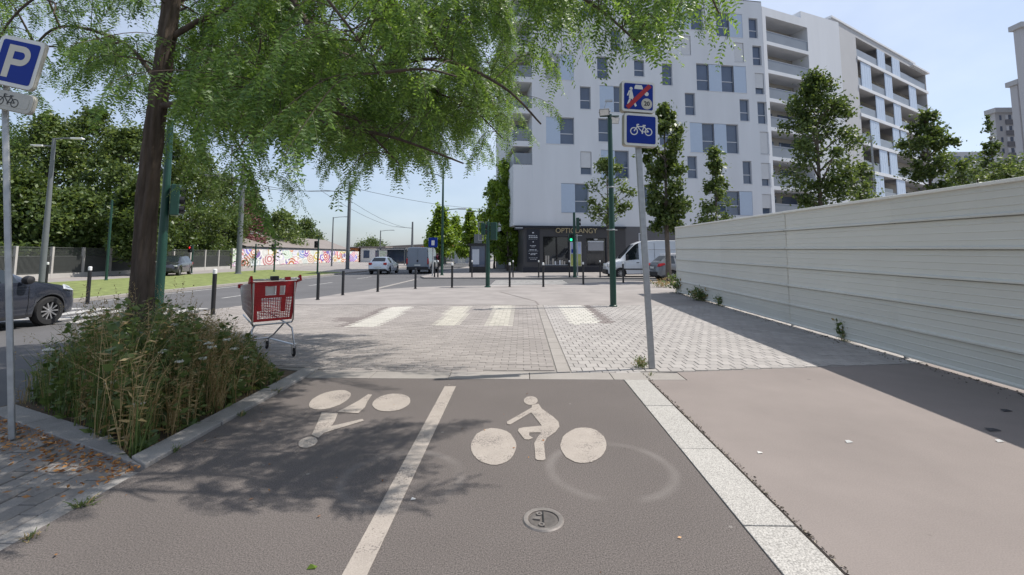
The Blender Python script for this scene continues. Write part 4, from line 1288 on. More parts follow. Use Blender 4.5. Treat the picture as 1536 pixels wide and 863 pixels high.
for s in (1, -1):
    lampbox(wv_, 'headlight', 'lamp_clear', 2.66, s * 0.72 - 0.14, 0.78, 2.90, s * 0.72 + 0.14, 1.02, 0.04)
    b = MB(); b.box(1.50, s * 1.02 - 0.06, 1.25, 1.66, s * 1.02 + 0.1 * s, 1.62); b.build('wing_mirror', 'trim_black', wv_, bevel=0.03)
    b = MB(); b.box(-2.8, s * 0.97 - 0.012, 0.60, 2.3, s * 0.97 + 0.022, 0.68); b.build('rub_strip', 'trim_black', wv_)
    b = MB(); b.tube([(-0.35, s * 0.982, 0.62), (-0.35, s * 0.982, 1.24), (-0.35, s * 0.93, 1.7), (-0.35, s * 0.86, 2.45)], 0.008, 4); b.build('door_seam', 'trim_black', wv_)
    lampbox(wv_, 'door_handle', 'trim_black', 0.74, s * 0.985 - 0.01, 1.06, 0.92, s * 0.985 + 0.02, 1.11, 0.008)
    b = MB(); b.tube([(-2.8, s * 0.905, 2.0), (0.6, s * 0.9, 2.0)], 0.012, 5); b.build('roof_seam', 'shutter_grey', wv_)

# grey SUV behind the fence end
q = G(984, 424, RD)
sv, _ = car('grey_suv', 'grey sport utility car with red tail lights beside the fence end', 'car', (q.x + 2.1, q.y + 0.8, RD), R(6), 'car_grey',
    [(2.2, 0.72), (2.0, 0.95), (1.0, 1.10), (0.2, 1.56), (-0.6, 1.66), (-1.45, 1.60), (-1.85, 1.28), (-2.08, 1.08), (-2.15, 0.7)],
    [(2.2, 0.66), (2.0, 0.9), (1.0, 1.04), (-1.9, 1.12), (-2.15, 0.66)],
    [(2.2, 0.65), (1.8, 0.86), (1.0, 0.92), (-1.6, 0.92), (-2.15, 0.80)], [(2.2, 0.5), (1.0, 0.74), (0.2, 0.62), (-1.4, 0.62), (-1.9, 0.70), (-2.15, 0.66)],
    [(2.2, 0.4), (2.0, 0.26), (-1.9, 0.30), (-2.15, 0.42)], (1.36, -1.3), 0.35, [(-1.62, -1.1), (-1.02, -0.15), (-0.07, 0.75)], (0.25, 0.98), (-1.86, -1.5), pillar=(-1.05, -0.1))
for s in (1, -1):
    b = MB(); b.prism([(-2.10, s * 0.66, 0.92), (-2.0, s * 0.87, 0.94), (-1.72, s * 0.935, 1.04), (-1.74, s * 0.90, 1.12), (-2.04, s * 0.74, 1.08)], (-0.03, s * 0.015, 0.03)); b.build('tail_light', 'lamp_red', sv, bevel=0.01)
    b = MB(); b.box(-1.9, s * 0.92 - 0.02, 0.3, 1.9, s * 0.92 + 0.015, 0.42); b.build('sill_trim', 'trim_black', sv)
b = MB(); b.box(-2.2, -0.78, 0.36, -2.12, 0.78, 0.62); b.build('rear_bumper', 'trim_black', sv, bevel=0.03)
b = MB(); b.tube([(-1.4, 0.66, 1.66), (-0.4, 0.66, 1.72), (0.3, 0.66, 1.64)], 0.018, 6); b.tube([(-1.4, -0.66, 1.66), (-0.4, -0.66, 1.72), (0.3, -0.66, 1.64)], 0.018, 6); b.build('roof_rail', 'steel', sv)
plate(sv, -2.16, 0.86)
# ================================================================== STREET FURNITURE
# ---- bollards
def bollard_proto(nm, hgt, cap, label, loc, group):
    t = thing(nm, label, 'bollard', loc, 0, group)
    r = 0.05
    b = MB(); b.lathe([(r, 0.0), (r, hgt - (0.13 if cap else 0.02)), (r * 0.9, hgt - (0.125 if cap else 0.005)), (0.01, hgt - (0.12 if cap else 0.0))], 14)
    b.build('post', 'black_paint', t, smooth=True)
    b = MB(); b.lathe([(0.075, 0.0), (0.075, 0.012), (0.052, 0.02)], 14); b.build('base_collar', 'black_paint', t, smooth=True)
    if cap:
        b = MB(); b.lathe([(r * 0.98, hgt - 0.12), (r * 0.98, hgt - 0.02), (r * 0.7, hgt - 0.003), (0.01, hgt)], 14); b.build('cap', 'white_paint', t, smooth=True)
    return t
low = None
for (px, py, od) in ((476.5, 450, 'first'), (514, 443, 'second'), (566.5, 438, 'third'), (623, 433.5, 'fourth')):
    q = G(px, py)
    lb_ = od + ' low all-black bollard along the plaza kerb counted from the red trolley'
    if low is None: low = bollard_proto('bollard', 0.92, False, lb_, q, 'black bollards along the plaza kerb')
    else: copy_tree(low, None, q, 0.0, lb_)
tall = None
for (px, py, lb_) in ((678, 432, 'c'), (764.5, 430.6, 'c'), (815, 430.6, 'c'), (875, 427, 'c'), (935, 424.5, 'c'),
                      (708, 420, 'f'), (769.5, 420, 'f'), (808, 420, 'f'), (854, 417, 'f'), (900, 416, 'f'), (652, 418, 'f'), (657, 414, 'f'),
                      (319, 472, 'n'), (131, 456, 'w'), (69, 428, 'w2')):
    z = {'c': 0, 'f': 0, 'n': 0, 'w': 0.0, 'w2': 0}[lb_]
    q = G(px, py, z)
    if lb_ == 'f': q = AT(px, 400, 31.4); q.z = 0
    lab = {'c': 'white-capped black bollard on the near kerb of the side-street crossing', 'f': 'white-capped black bollard on the far kerb before the shop pavement',
           'n': 'white-capped black bollard between shopping trolley and dark green signal post', 'w': 'white-capped black bollard at the turf end of the crossing', 'w2': 'white-capped black bollard by the tall grey lamp post'}[lb_]
    gr = {'c': 'bollards on the near crossing kerb', 'f': 'bollards on the far crossing kerb', 'n': None, 'w': None, 'w2': None}[lb_]
    if lb_ == 'c':
        lab = {678: 'white-capped black bollard between the low black bollards and the green traffic signal', 764.5: 'first', 815: 'second', 875: 'third', 935: 'fourth'}[px]
        if px != 678: lab += ' white-capped bollard on the near crossing kerb counted from the green traffic signal'
    if lb_ == 'f':
        lab = {708: 'white-capped bollard on the far kerb in front of the information totem', 769.5: 'white-capped bollard on the far kerb before the bright corner tree', 808: 'white-capped bollard on the far kerb before the shop wall panel', 854: 'white-capped bollard on the far kerb beside the pedestrian signal', 900: 'white-capped bollard on the far kerb at the front of the white van', 652: 'white-capped bollard on the far corner under the blue panel sign', 657: 'white-capped bollard on the far corner beside the tall green street lamp'}[px]
    if tall is None:
        tall = bollard_proto('bollard', 1.15, True, lab, q, gr); o = tall
    else:
        o = copy_tree(tall, None, q, 0.0, lab)
        if gr: o['group'] = gr
        elif 'group' in o: del o['group']

# ---- sign post with two box signs
def rrect(w, h, r, n=5):
    o = []
    for (cx, cz, a0) in ((w / 2 - r, h / 2 - r, 0), (-w / 2 + r, h / 2 - r, 90), (-w / 2 + r, -h / 2 + r, 180), (w / 2 - r, -h / 2 + r, 270)):
        for k in range(n + 1):
            a = R(a0 + 90 * k / n); o.append((cx + r * math.cos(a), cz + r * math.sin(a)))
    return o
def flatpoly(nm, pts, y, th, mt, parent, M=None):
    b = MB(); b.prism([(x, y, z) for (x, z) in pts], (0, -th, 0))
    return b.build(nm, mt, parent)
def ringpoly(b, cx, cz, r0, r1, y, th, n=22):
    for k in range(n):
        a0, a1 = 2 * math.pi * k / n, 2 * math.pi * (k + 1) / n
        P = [(cx + r1 * math.cos(a0), y, cz + r1 * math.sin(a0)), (cx + r1 * math.cos(a1), y, cz + r1 * math.sin(a1)), (cx + r0 * math.cos(a1), y, cz + r0 * math.sin(a1)), (cx + r0 * math.cos(a0), y, cz + r0 * math.sin(a0))]
        b.quad(*[(p[0], p[1] - th, p[2]) for p in P])
def barpoly(b, p, q, w, y, th):
    p = Vector((p[0], 0, p[1])); q = Vector((q[0], 0, q[1])); d = (q - p).normalized(); n_ = Vector((-d.z, 0, d.x)) * (w / 2)
    P = [p + n_, q + n_, q - n_, p - n_]
    b.quad(*[(v.x, y - th, v.z) for v in P])
def bike_icon(nm, s, mt, parent, cx, cz, y, lw=0.055, flip=1):
    b = MB()
    R_ = 0.30 * s; w = lw * s
    wl, wr_ = (-0.56 * s * flip, -0.14 * s), (0.56 * s * flip, -0.14 * s)
    for (x, z) in (wl, wr_): ringpoly(b, cx + x, cz + z, R_ - w, R_, y, 0.001)
    seat = (0.20 * s * flip, 0.24 * s); head = (-0.32 * s * flip, 0.22 * s); bb = (0.06 * s * flip, -0.16 * s)
    for k, (p, q) in enumerate(((wl, head), (head, seat), (bb, seat), (bb, head), (bb, wr_), (seat, wr_), (head, (head[0] - .02 * s * flip, head[1] + 0.15 * s)), ((head[0] - .02 * s * flip, head[1] + 0.15 * s), (head[0] + 0.14 * s * flip, head[1] + 0.15 * s)), ((seat[0], seat[1]), (seat[0] + .02 * s * flip, seat[1] + .08 * s)), ((seat[0] - 0.10 * s, seat[1] + 0.08 * s), (seat[0] + 0.14 * s, seat[1] + 0.08 * s)), (bb, (bb[0] + .02 * s, bb[1] - .16 * s)))):
        barpoly(b, (cx + p[0], cz + p[1]), (cx + q[0], cz + q[1]), w * (1.0 if k < 6 else 1.25), y, 0.0012 + 0.0003 * k)
    o = b.build(nm, mt, parent, fix=False)
    return o
def box_sign(parent, nm, w, h, cz, face_mt, yaw=0.0, dx=0.0, rim='sign_white', roll=0.0, depth=0.085, dz=0):
    b = MB(); b.prism([(x, 0.0, z) for (x, z) in rrect(w, h, 0.045)], (0, depth, 0))
    s_ = b.build(nm, 'sign_case', parent, bevel=0.008)
    s_.location = (dx, -0.10, cz); s_.rotation_euler = (0, roll, yaw)
    b = MB(); b.prism([(x, -0.001, z) for (x, z) in rrect(w - 0.012, h - 0.012, 0.04)], (0, -0.004, 0)); b.build('rim', rim, s_)
    b = MB(); b.prism([(x, -0.0055, z) for (x, z) in rrect(w - 0.075, h - 0.075, 0.022)], (0, -0.002, 0)); b.build('face', face_mt, s_)
    return s_
pb = G(978, 553)
pt = AT(955, 205, pb.y)
ptop = AT(951.5, 126, pb.y)
post = thing('sign_post', 'leaning galvanised post carrying two blue box signs at the lane end', 'sign', pb)
v = ptop - pb
def post_xy(z): return v * (z / v.z)
b = MB()
hw_, hd_ = 0.042, 0.022
e = post_xy(v.z)
b.add([(-hw_, -hd_, 0), (hw_, -hd_, 0), (hw_, hd_, 0), (-hw_, hd_, 0), (e.x - hw_, e.y - hd_, e.z), (e.x + hw_, e.y - hd_, e.z), (e.x + hw_, e.y + hd_, e.z), (e.x - hw_, e.y + hd_, e.z)],
      [(0, 1, 5, 4), (1, 2, 6, 5), (2, 3, 7, 6), (3, 0, 4, 7), (4, 5, 6, 7), (3, 2, 1, 0)])
b.build('post', 'galvanised', post, bevel=0.01)
SW = 0.49
c1 = AT(957.5, 145.5, pb.y - 0.1) - pb; c2 = AT(961.5, 195, pb.y - 0.1) - pb
s1 = box_sign(post, 'box_sign', SW, 0.44, c1.z, 'sign_blue', yaw=R(9), dx=c1.x, roll=R(1.5)); s1.location.y = c1.y
s2 = box_sign(post, 'box_sign', SW, 0.46, c2.z, 'sign_blue', yaw=R(9), dx=c2.x, roll=R(1.5)); s2.location.y = c2.y
s1['label'] = 'blue meeting-zone end sign crossed by a red bar'; s2['label'] = 'blue cycle route sign with white bicycle'
bike_icon('bicycle_mark', 0.185, 'sign_white', s2, 0, 0.0, -0.008, lw=0.075)
# meeting zone symbols
Y_ = -0.008
b = MB()
for k, (P) in enumerate(([(-0.125, 0.085), (-0.095, 0.085), (-0.07, -0.02), (-0.10, -0.04), (-0.14, -0.03)], [(-0.14, 0.08), (-0.122, 0.08), (-0.15, 0.0), (-0.168, 0.01)], [(-0.10, -0.035), (-0.075, -0.03), (-0.025, -0.13), (-0.05, -0.15)], [(-0.135, -0.035), (-0.11, -0.04), (-0.14, -0.12), (-0.165, -0.11)],
                       [(-0.045, 0.165), (0.045, 0.165), (0.06, 0.13), (0.06, 0.105), (-0.06, 0.105), (-0.06, 0.13)])):
    b.poly([(x, Y_ - 0.001 - 0.0003 * k, z) for (x, z) in P])
for (cx, cz, r0, r1) in ((-0.108, 0.107, 0.0, 0.022), (0.115, 0.045, 0.0, 0.03), (0.075, 0.065, 0.012, 0.02)):
    ringpoly(b, cx, cz, r0, r1, Y_, 0.0025, 14)
b.build('pictogram', 'sign_white', s1, fix=False)
b = MB(); ringpoly(b, 0.118, -0.095, 0.0, 0.078, Y_, 0.001, 24); b.build('speed_disc', 'sign_cream', s1, fix=False)
b = MB(); ringpoly(b, 0.118, -0.095, 0.060, 0.068, Y_, 0.002, 24); b.build('speed_ring', 'sign_case', s1, fix=False)
text('speed_lettering', '20', 0.085, 'sign_black', s1, (0.118, Y_ - 0.004, -0.095), ext=0.0006, offset=0.002)
b = MB(); barpoly(b, (-0.165, -0.165), (0.165, 0.165), 0.06, Y_, 0.007); b.build('red_bar', 'sign_red', s1, fix=False)
for z_ in (c1.z, c2.z):
    q = post_xy(z_); b = MB(); b.box(q.x - 0.10, q.y - 0.02, z_ - 0.02, q.x + 0.10, q.y + 0.03, z_ + 0.02); b.build('clamp', 'galvanised', post)

# ---- bicycle parking sign
ppb = G(18, 660, OLDZ)
pst_ = thing('parking_sign', 'tilted blue parking sign with bicycle plate on a grey post beside the planter', 'sign', ppb)
top = AT(8, 172, ppb.y) - ppb; tt = AT(12, 70, ppb.y) - ppb
b = MB(); b.tube([(0, 0, 0), top, top + (tt - top) * 0.9], 0.03, 4); b.build('post', 'galvanised', pst_, bevel=0.008)
cP = AT(26, 94, ppb.y - 0.1) - ppb; cB = AT(16, 152, ppb.y - 0.1) - ppb
sP = box_sign(pst_, 'box_sign', 0.43, 0.44, cP.z, 'sign_blue', yaw=R(-2), dx=cP.x, roll=R(13), depth=0.03); sP.location.y = cP.y
sB = box_sign(pst_, 'plate', 0.43, 0.17, cB.z, 'sign_case', yaw=R(-2), dx=cB.x, roll=R(12), rim='sign_case', depth=0.03); sB.location.y = cB.y
# letter P as one outline with its counter
b = MB()
barpoly(b, (-0.075, -0.145), (-0.075, 0.145), 0.062, -0.008, 0.001)
for k in range(14):
    a0, a1 = R(-90 + 180 * k / 14), R(-90 + 180 * (k + 1) / 14)
    cx, cz, r0, r1 = 0.03, 0.058, 0.034, 0.087
    b.quad(*[(cx + r * math.cos(a), -0.0092, cz + r * math.sin(a)) for (r, a) in ((r1, a0), (r1, a1), (r0, a1), (r0, a0))])
barpoly(b, (-0.05, 0.1185), (0.031, 0.1185), 0.053, -0.008, 0.0014); barpoly(b, (-0.05, -0.0025), (0.031, -0.0025), 0.053, -0.008, 0.0014)
b.build('lettering', 'sign_cream', sP, fix=False)
bike_icon('bicycle_mark', 0.125, 'sign_black', sB, -0.02, 0.005, -0.008, lw=0.06, flip=1)

# ---- green floodlight post
q = G(920, 460)
fl = thing('lamp_post', 'slim dark green post with twin floodlights standing on the pavers', 'lamp post', q)
H = AT(919, 172, q.y).z
b = MB(); b.lathe([(0.115, 0), (0.115, 0.03), (0.092, 0.05), (0.092, 1.2), (0.085, 2.2), (0.078, 3.2), (0.066, H)], 18); b.build('post', 'green_paint', fl, smooth=True)
for z in (AT(919, 281, q.y).z, AT(919, 345, q.y).z):
    b = MB(); b.lathe([(0.088, z - 0.02), (0.094, z - 0.01), (0.094, z + 0.01), (0.088, z + 0.02)], 18); b.tube([(-0.16, 0, z + 0.005), (0.16, -0.02, z - 0.01)], 0.014, 6); b.build('clamp_band', 'galvanised', fl, smooth=True)
b = MB(); b.tube([(-0.30, 0, H - 0.05), (0.28, 0, H - 0.05)], 0.025, 8); b.tube([(0, -0.25, H - 0.12), (0, 0.25, H - 0.12)], 0.025, 8); b.build('crossbar', 'green_paint', fl)
for (x, y, yw, z) in ((-0.18, -0.12, -18, H + 0.04), (0.14, 0.06, 14, H - 0.16)):
    b = MB()
    M_ = Matrix.Translation((x, y, z)) @ Matrix.Rotation(R(yw), 4, 'Z') @ Matrix.Rotation(R(-62), 4, 'X')
    b.box(-0.15, -0.10, -0.05, 0.15, 0.10, 0.05, 0, M_); b.box(-0.17, -0.02, -0.015, -0.15, 0.02, 0.22, 0, M_); b.box(0.15, -0.02, -0.015, 0.17, 0.02, 0.22, 0, M_)
    f_ = b.build('floodlight', 'grey_paint', fl, bevel=0.01)
    b = MB(); b.box(-0.13, -0.085, -0.058, 0.13, 0.085, -0.052, 0, M_); b.build('lens', 'lamp_clear', f_)
for (x, z) in ((-0.12, H + 0.02),):
    b = MB(); b.tube([(x - 0.12, -0.05, z - 0.05), (x + 0.04, -0.05, z + 0.42)], 0.012, 6); b.box(x - 0.02, -0.08, z + 0.36, x + 0.20, -0.02, z + 0.42); b.build('camera_arm', 'galvanised', fl)

# ---- traffic signals and other poles
def pole(nm, lab, cat, base, hgt, r0, r1, mt, group=None):
    t = thing(nm, lab, cat, base, 0, group)
    b = MB(); b.lathe([(r0 * 1.5, 0), (r0 * 1.5, 0.04), (r0, 0.06), (r0, hgt * 0.3), (r1, hgt), (r1 * 0.4, hgt + 0.01)], 14); b.build('post', mt, t, smooth=True)
    return t
def signal_head(t, x, y, z, yaw, n=3, mt='green_paint', lit=None, s=1.0):
    M_ = Matrix.Translation((x, y, z)) @ Matrix.Rotation(yaw, 4, 'Z')
    b = MB(); b.box(-0.15 * s, -0.10, -0.14 * n * s, 0.15 * s, 0.10, 0.14 * n * s, 0, M_)
    h_ = b.build('signal_head', mt, t, bevel=0.02)
    for k in range(n):
        zz = (n - 1 - 2 * k) * 0.13 * s
        c_ = M_ @ Vector((0, -0.125, zz))
        b = MB(); b.lathe([(0.10 * s, -0.09), (0.105 * s, -0.09), (0.105 * s, 0.02), (0.09 * s, 0.02)], 14, axis='y'); b.v = [tuple(M_ @ (Vector(v_) + Vector((0, -0.12, zz)))) for v_ in b.v]
        b.f = [f_ for f_ in b.f if len(f_) == 4]; b.m = [0] * len(b.f)
        b.build('visor', 'black_paint', h_)
        b = MB(); b.lathe([(0.09 * s, 0.0), (0.085 * s, -0.012), (0.03, -0.02)], 14, axis='y'); b.v = [tuple(M_ @ (Vector(v_) + Vector((0, -0.101, zz)))) for v_ in b.v]
        b.build('lens', (lit[k] if lit and lit[k] else 'black_paint'), h_, smooth=True)
    return h_
q = G(731.5, 431)
ts = pole('traffic_signal', 'dark green traffic signal with its back turned, beside the plaza kerb bollards', 'traffic light', q, AT(731, 333, q.y).z, 0.10, 0.075, 'green_paint')
zt = AT(731, 347, q.y).z
signal_head(ts, 0.28, 0.05, zt, R(168)); signal_head(ts, -0.22, 0.02, zt + 0.1, R(90), n=2)
b = MB(); light_frame(b, -0.45, -0.20, zt - 0.45, zt + 0.45, -0.02, 0.02, 0.03); b.build('backboard', 'galvanised', ts)
q = AT(862, 400, 31.3); q.z = 0
ps = pole('pedestrian_signal', 'pedestrian signal showing a green light in front of the optician window', 'traffic light', q, AT(862, 319, q.y).z, 0.11, 0.08, 'green_paint')
signal_head(ps, -0.25, -0.05, AT(857, 357, q.y).z, R(6), n=2, lit=[None, 'signal_green'])
signal_head(ps, 0.24, 0.02, AT(868, 336, q.y).z, R(90), n=3)
q = AT(866, 400, 31.6); q.z = 0
tp = pole('thin_pole', 'thin pale steel pole beside the green pedestrian signal', 'pole', q, AT(866, 352, q.y).z, 0.05, 0.045, 'galvanised')
b = MB(); b.box(-0.35, -0.03, AT(866, 353, q.y).z - .05, 0.35, 0.03, AT(866, 353, q.y).z); b.build('crossbar', 'galvanised', tp)
q = G(237, 468)
gs = pole('traffic_signal', 'dark green signal post close behind the planter tree trunk', 'traffic light', q, 5.2, 0.11, 0.075, 'green_paint')
signal_head(gs, 0.24, 0.05, AT(247, 300, q.y).z, R(120), n=3)
q = G(196, 478)
pole('thin_pole', 'grey sign pole half hidden behind the planter tree trunk', 'pole', q, 2.9, 0.045, 0.04, 'galvanised')
# tall street lamps
def street_lamp(base, hgt, arms, lab, mt, r=0.09, group=None, head='galvanised'):
    t = pole('street_lamp', lab, 'street lamp', base, hgt, r, r * 0.6, mt, group)
    for (dx, dy, z, rise) in arms:
        b = MB(); b.tube([(0, 0, z), (dx * 0.5, dy * 0.5, z + rise * 0.8), (dx, dy, z + rise)], r * 0.32, 8); a_ = b.build('arm', mt, t)
        d = Vector((dx, dy, 0)).normalized()
        M_ = Matrix.Translation((dx, dy, z + rise)) @ Matrix.Rotation(math.atan2(d.y, d.x), 4, 'Z')
        b = MB(); b.box(-0.05, -0.10, -0.05, 0.55, 0.10, 0.04, 0, M_); b.build('lantern', head, a_, bevel=0.02)
    return t
q = AT(663, 400, 34.5); q.z = 0
street_lamp(q, 8.6, [(1.2, 0.2, AT(663, 318, 34.5).z, 0.25), (-0.8, -0.2, AT(663, 318, 34.5).z + 2.6, 0.3)], 'tall dark green street lamp on the far corner beside the grey van', 'green_paint', 0.10)
q = G(62, 426)
street_lamp(q, AT(75, 208, q.y).z, [(0.9, 0.1, AT(75, 206, q.y).z - 0.1, 0.05), (-0.55, -0.05, AT(75, 206, q.y).z - 0.5, 0.02)], 'tall grey lamp post with pale lantern beyond the tram turf', 'grey_paint', 0.13, head='white_paint')
q = AT(1319, 383, 34.0); q.z = 0
street_lamp(q, AT(1316, 205, 34).z, [(-1.6, 0.1, AT(1316, 208, 34).z - 0.1, -0.12)], 'slender grey street lamp rising behind the sheet fence', 'galvanised', 0.10)
for (px, Y, pyt, lab) in ((570, 70, 346, 'distant street lamp above the white hatchback'), (734, 52, 318, 'distant lamp between the plane trees and the clipped street trees'), (498, 62, 326, 'distant lamp beyond the mural wall')):
    q = AT(px, 383, Y); q.z = 0; h_ = AT(px, pyt, Y).z
    street_lamp(q, h_, [(1.6 if px != 734 else -2.0, 0, h_ - 0.1, 0.15)], lab, 'grey_paint', 0.11)
# tram catenary masts and wires
masts = []
for (px, py, hz, lab) in ((521, 404, 9.5, 'dark steel tram mast behind the road'), (357, 411, 9.0, 'dark tram mast beside the mural'), (618, 393, 9.0, 'distant tram mast rising above the grey van')):
    q = G(px, py) if px != 618 else AT(618, 383, 85)
    q.z = 0
    if px == 618: hz = AT(618, 333, 85).z
    t = pole('tram_mast', lab, 'mast', q, hz, 0.20 if px != 618 else 0.24, 0.15, 'grey_paint')
    b = MB(); b.tube([(0, 0, hz - 1.2), (-3.2, 0, hz - 0.9)], 0.045, 6); b.build('bracket', 'grey_paint', t)
    masts.append((Vector(q), hz))
def wire(p, q, sag, lab):
    b = MB(); n = 10
    pts = [p.lerp(q, k / n) - Vector((0, 0, sag * 4 * (k / n) * (1 - k / n))) for k in range(n + 1)]
    o_ = pts[0]; b.tube([x_ - o_ for x_ in pts], 0.022, 4); o = b.build('overhead_wire', 'black_paint')
    o.location = o_
    tag(o, lab, 'wire', 'tram overhead wires')
m0, m1, m2 = masts
lw_ = 'thin dark tram wire strung between the steel masts'
wire(m1[0] + Vector((-1.5, 0, m1[1] - 1.0)), m0[0] + Vector((-1.5, 0, m0[1] - 1.0)), 0.5, 'inner tram wire between the mural mast and the road mast')
wire(m0[0] + Vector((-1.5, 0, m0[1] - 1.0)), m2[0] + Vector((-1.5, 0, m2[1] - 1.0)), 0.6, 'inner tram wire between the road mast and the distant mast')
wire(m1[0] + Vector((-3.2, 0, m1[1] - 0.95)), m0[0] + Vector((-3.2, 0, m0[1] - 0.95)), 0.5, 'outer tram wire between the mural mast and the road mast')
wire(m0[0] + Vector((-3.2, 0, m0[1] - 0.95)), m2[0] + Vector((-3.2, 0, m2[1] - 0.95)), 0.6, 'outer tram wire between the road mast and the distant mast')
wire(m0[0] + Vector((0, 0, m0[1] - 0.6)), Vector((-4.4, 75, 9)), 0.5, 'span wire from the road mast towards the street trees')
# small signals along the tram line
for (px, py, pyt, lab, lit) in ((287, 410, 368, 'tram signal with red light in front of the railings', True), (411, 408, 362, 'dark tram signal in front of the mural', False), (476, 411, 358, 'dark double-headed tram signal at the turf end', False), (159, 421, 300, 'slim green pole rising behind the turf', None), (382, 409, 366, 'slim green pole in front of the mural wall', None)):
    q = G(px, py)
    t = pole('signal_pole', lab, 'signal' if lit is not None else 'pole', q, AT(px, pyt, q.y).z, 0.07, 0.055, 'green_paint')
    if lit is not None:
        z = AT(px, 374 if lit else pyt + 9, q.y).z
        signal_head(t, -0.12, -0.06, z, 0, n=2, mt='black_paint', lit=['signal_red', None] if lit else None)
# blue sign and information totem across the side street
q = AT(649, 400, 33.0); q.z = 0
t = pole('direction_sign', 'small dark blue panel sign on a post beside the grey van', 'sign', q, AT(649, 358, 33).z, 0.05, 0.045, 'galvanised')
z = AT(649, 364, 33).z
b = MB(); b.box(-0.32, -0.05, z - 0.35, 0.32, -0.0, z + 0.35); p_ = b.build('panel', 'sign_blue', t, bevel=0.01)
b = MB(); b.box(-0.10, -0.056, z - 0.2, 0.12, -0.052, z + 0.15); b.build('panel_mark', 'sign_white', p_)
q = AT(717, 400, 40); q.z = 0
t = thing('information_totem', 'dark framed information totem on the far pavement', 'totem', q)
zt = AT(717, 357, 40).z
b = MB(); b.box(-0.75, -0.12, 0, -0.62, 0.12, zt - 0.7); b.box(0.62, -0.12, 0, 0.75, 0.12, zt - 0.7); b.box(-0.85, -0.2, zt - 0.7, 0.85, 0.2, zt - 0.5); b.box(-0.61, -0.1, 0.0, 0.61, 0.1, 0.5); b.build('frame', 'black_paint', t)
b = MB(); b.box(-0.61, -0.03, 0.5, 0.61, 0.03, zt - 0.7); b.build('glazed_panel', 'glass', t)
b = MB(); b.box(-0.5, -0.05, 0.7, 0.1, -0.032, zt - 1.0); b.build('poster', 'pale_print', t)
b = MB(); b.box(-0.35, -0.18, zt - 0.49, 0.35, 0.18, zt + 0.3); b.build('lantern_box', 'grey_paint', t, bevel=0.03)

# ---- shopping trolley
q = G(393, 532)
tr = thing('shopping_trolley', 'red and chrome supermarket trolley abandoned behind the weed planter', 'trolley', q, R(45))
# local: +Y forward (nose), -Y rear flap facing the camera; rz turns the nose to the left
S_ = 1.10
def P(x, y, z): return (x * S_, y * S_, z * S_)
def wires(nm, segs, r, mt, parent=tr, n=5):
    b = MB()
    for s_ in segs: b.tube([P(*p_) for p_ in s_], r * S_, n)
    return b.build(nm, mt, parent, smooth=True)
wt, wb = 0.285, 0.235        # half widths top / bottom at the rear
ft, fb = 0.20, 0.17          # half widths at the nose
yr, yf = -0.40, 0.46; zt_, zb_, zf = 1.0, 0.50, 0.92; zfb = 0.60
def side_pt(s, ty, tz):
    top = Vector((s * (wt + (ft - wt) * ty), yr + (yf - yr) * ty, zt_ + (zf - zt_) * ty))
    bot = Vector((s * (wb + (fb - wb) * ty), yr + 0.02 + (yf - 0.08 - yr) * ty, zb_ + (zfb - zb_) * ty))
    return tuple(bot.lerp(top, tz))
for s in (1, -1):
    segs = [[side_pt(s, k / 22, 0), side_pt(s, k / 22, 1)] for k in range(23)] + [[side_pt(s, 0, j / 6), side_pt(s, 1, j / 6)] for j in range(7)]
    wires('side_grid', segs, 0.0028, 'steel')
segs = [[tuple(Vector(side_pt(-1, 1, j / 10)).lerp(Vector(side_pt(1, 1, j / 10)), 0)), side_pt(1, 1, j / 10)] for j in range(11)] + [[tuple(Vector(side_pt(-1, 1, 0)).lerp(Vector(side_pt(1, 1, 0)), k / 12)), tuple(Vector(side_pt(-1, 1, 1)).lerp(Vector(side_pt(1, 1, 1)), k / 12))] for k in range(13)]
wires('nose_grid', segs, 0.0028, 'steel')
segs = [[tuple(Vector(side_pt(-1, k / 14, 0))), side_pt(1, k / 14, 0)] for k in range(15)] + [[tuple(Vector(side_pt(-1, 0, 0)).lerp(Vector(side_pt(1, 0, 0)), k / 8)), tuple(Vector(side_pt(-1, 1, 0)).lerp(Vector(side_pt(1, 1, 0)), k / 8))] for k in range(9)]
wires('basket_floor', segs, 0.0028, 'steel')
wires('top_rim', [[side_pt(-1, 0, 1), side_pt(-1, 1, 1), side_pt(1, 1, 1), side_pt(1, 0, 1)]], 0.008, 'steel', n=8)
# red rear flap: frame plus moulded grid
b = MB()
def rq(x0, z0, x1, z1, y=yr - 0.012, th=0.016):
    def wx(z): return (wb + (wt - wb) * (z - zb_) / (zt_ - zb_))
    pts = [P(x0 * wx(z0), y, z0), P(x1 * wx(z0), y, z0), P(x1 * wx(z1), y, z1), P(x0 * wx(z1), y, z1)]
    b.prism(pts, (0, th * S_, 0))
rq(-1, zb_, 1, zb_ + 0.035); rq(-1, 0.985, 1, 1.015); rq(-1, zb_ + 0.035, -0.80, 0.985); rq(0.86, zb_ + 0.035, 1, 0.985)
rq(-0.80, 0.80, 0.86, 0.835); rq(-0.80, 0.955, 0.86, 0.985); rq(-0.80, 0.835, -0.40, 0.955); rq(0.10, 0.835, 0.25, 0.955); rq(0.50, 0.835, 0.86, 0.955)
rq(0.35, 0.62, 0.58, 0.80); rq(-0.80, 0.64, -0.60, 0.80)
b.build('rear_flap', 'trolley_red', tr, bevel=0.003)
b = MB(); y_ = yr - 0.006
for k in range(1, 15):
    x = -0.80 + 1.66 * k / 15; rq(x - 0.012, zb_ + 0.035, x + 0.012, 0.80, y_, 0.006)
for k in range(1, 13):
    z = zb_ + 0.035 + 0.265 * k / 13; rq(-0.80, z - 0.0045, 0.86, z + 0.0045, y_ - 0.004, 0.006)
b.build('flap_grid', 'trolley_red', tr)
b = MB(); y_ = yr + 0.03
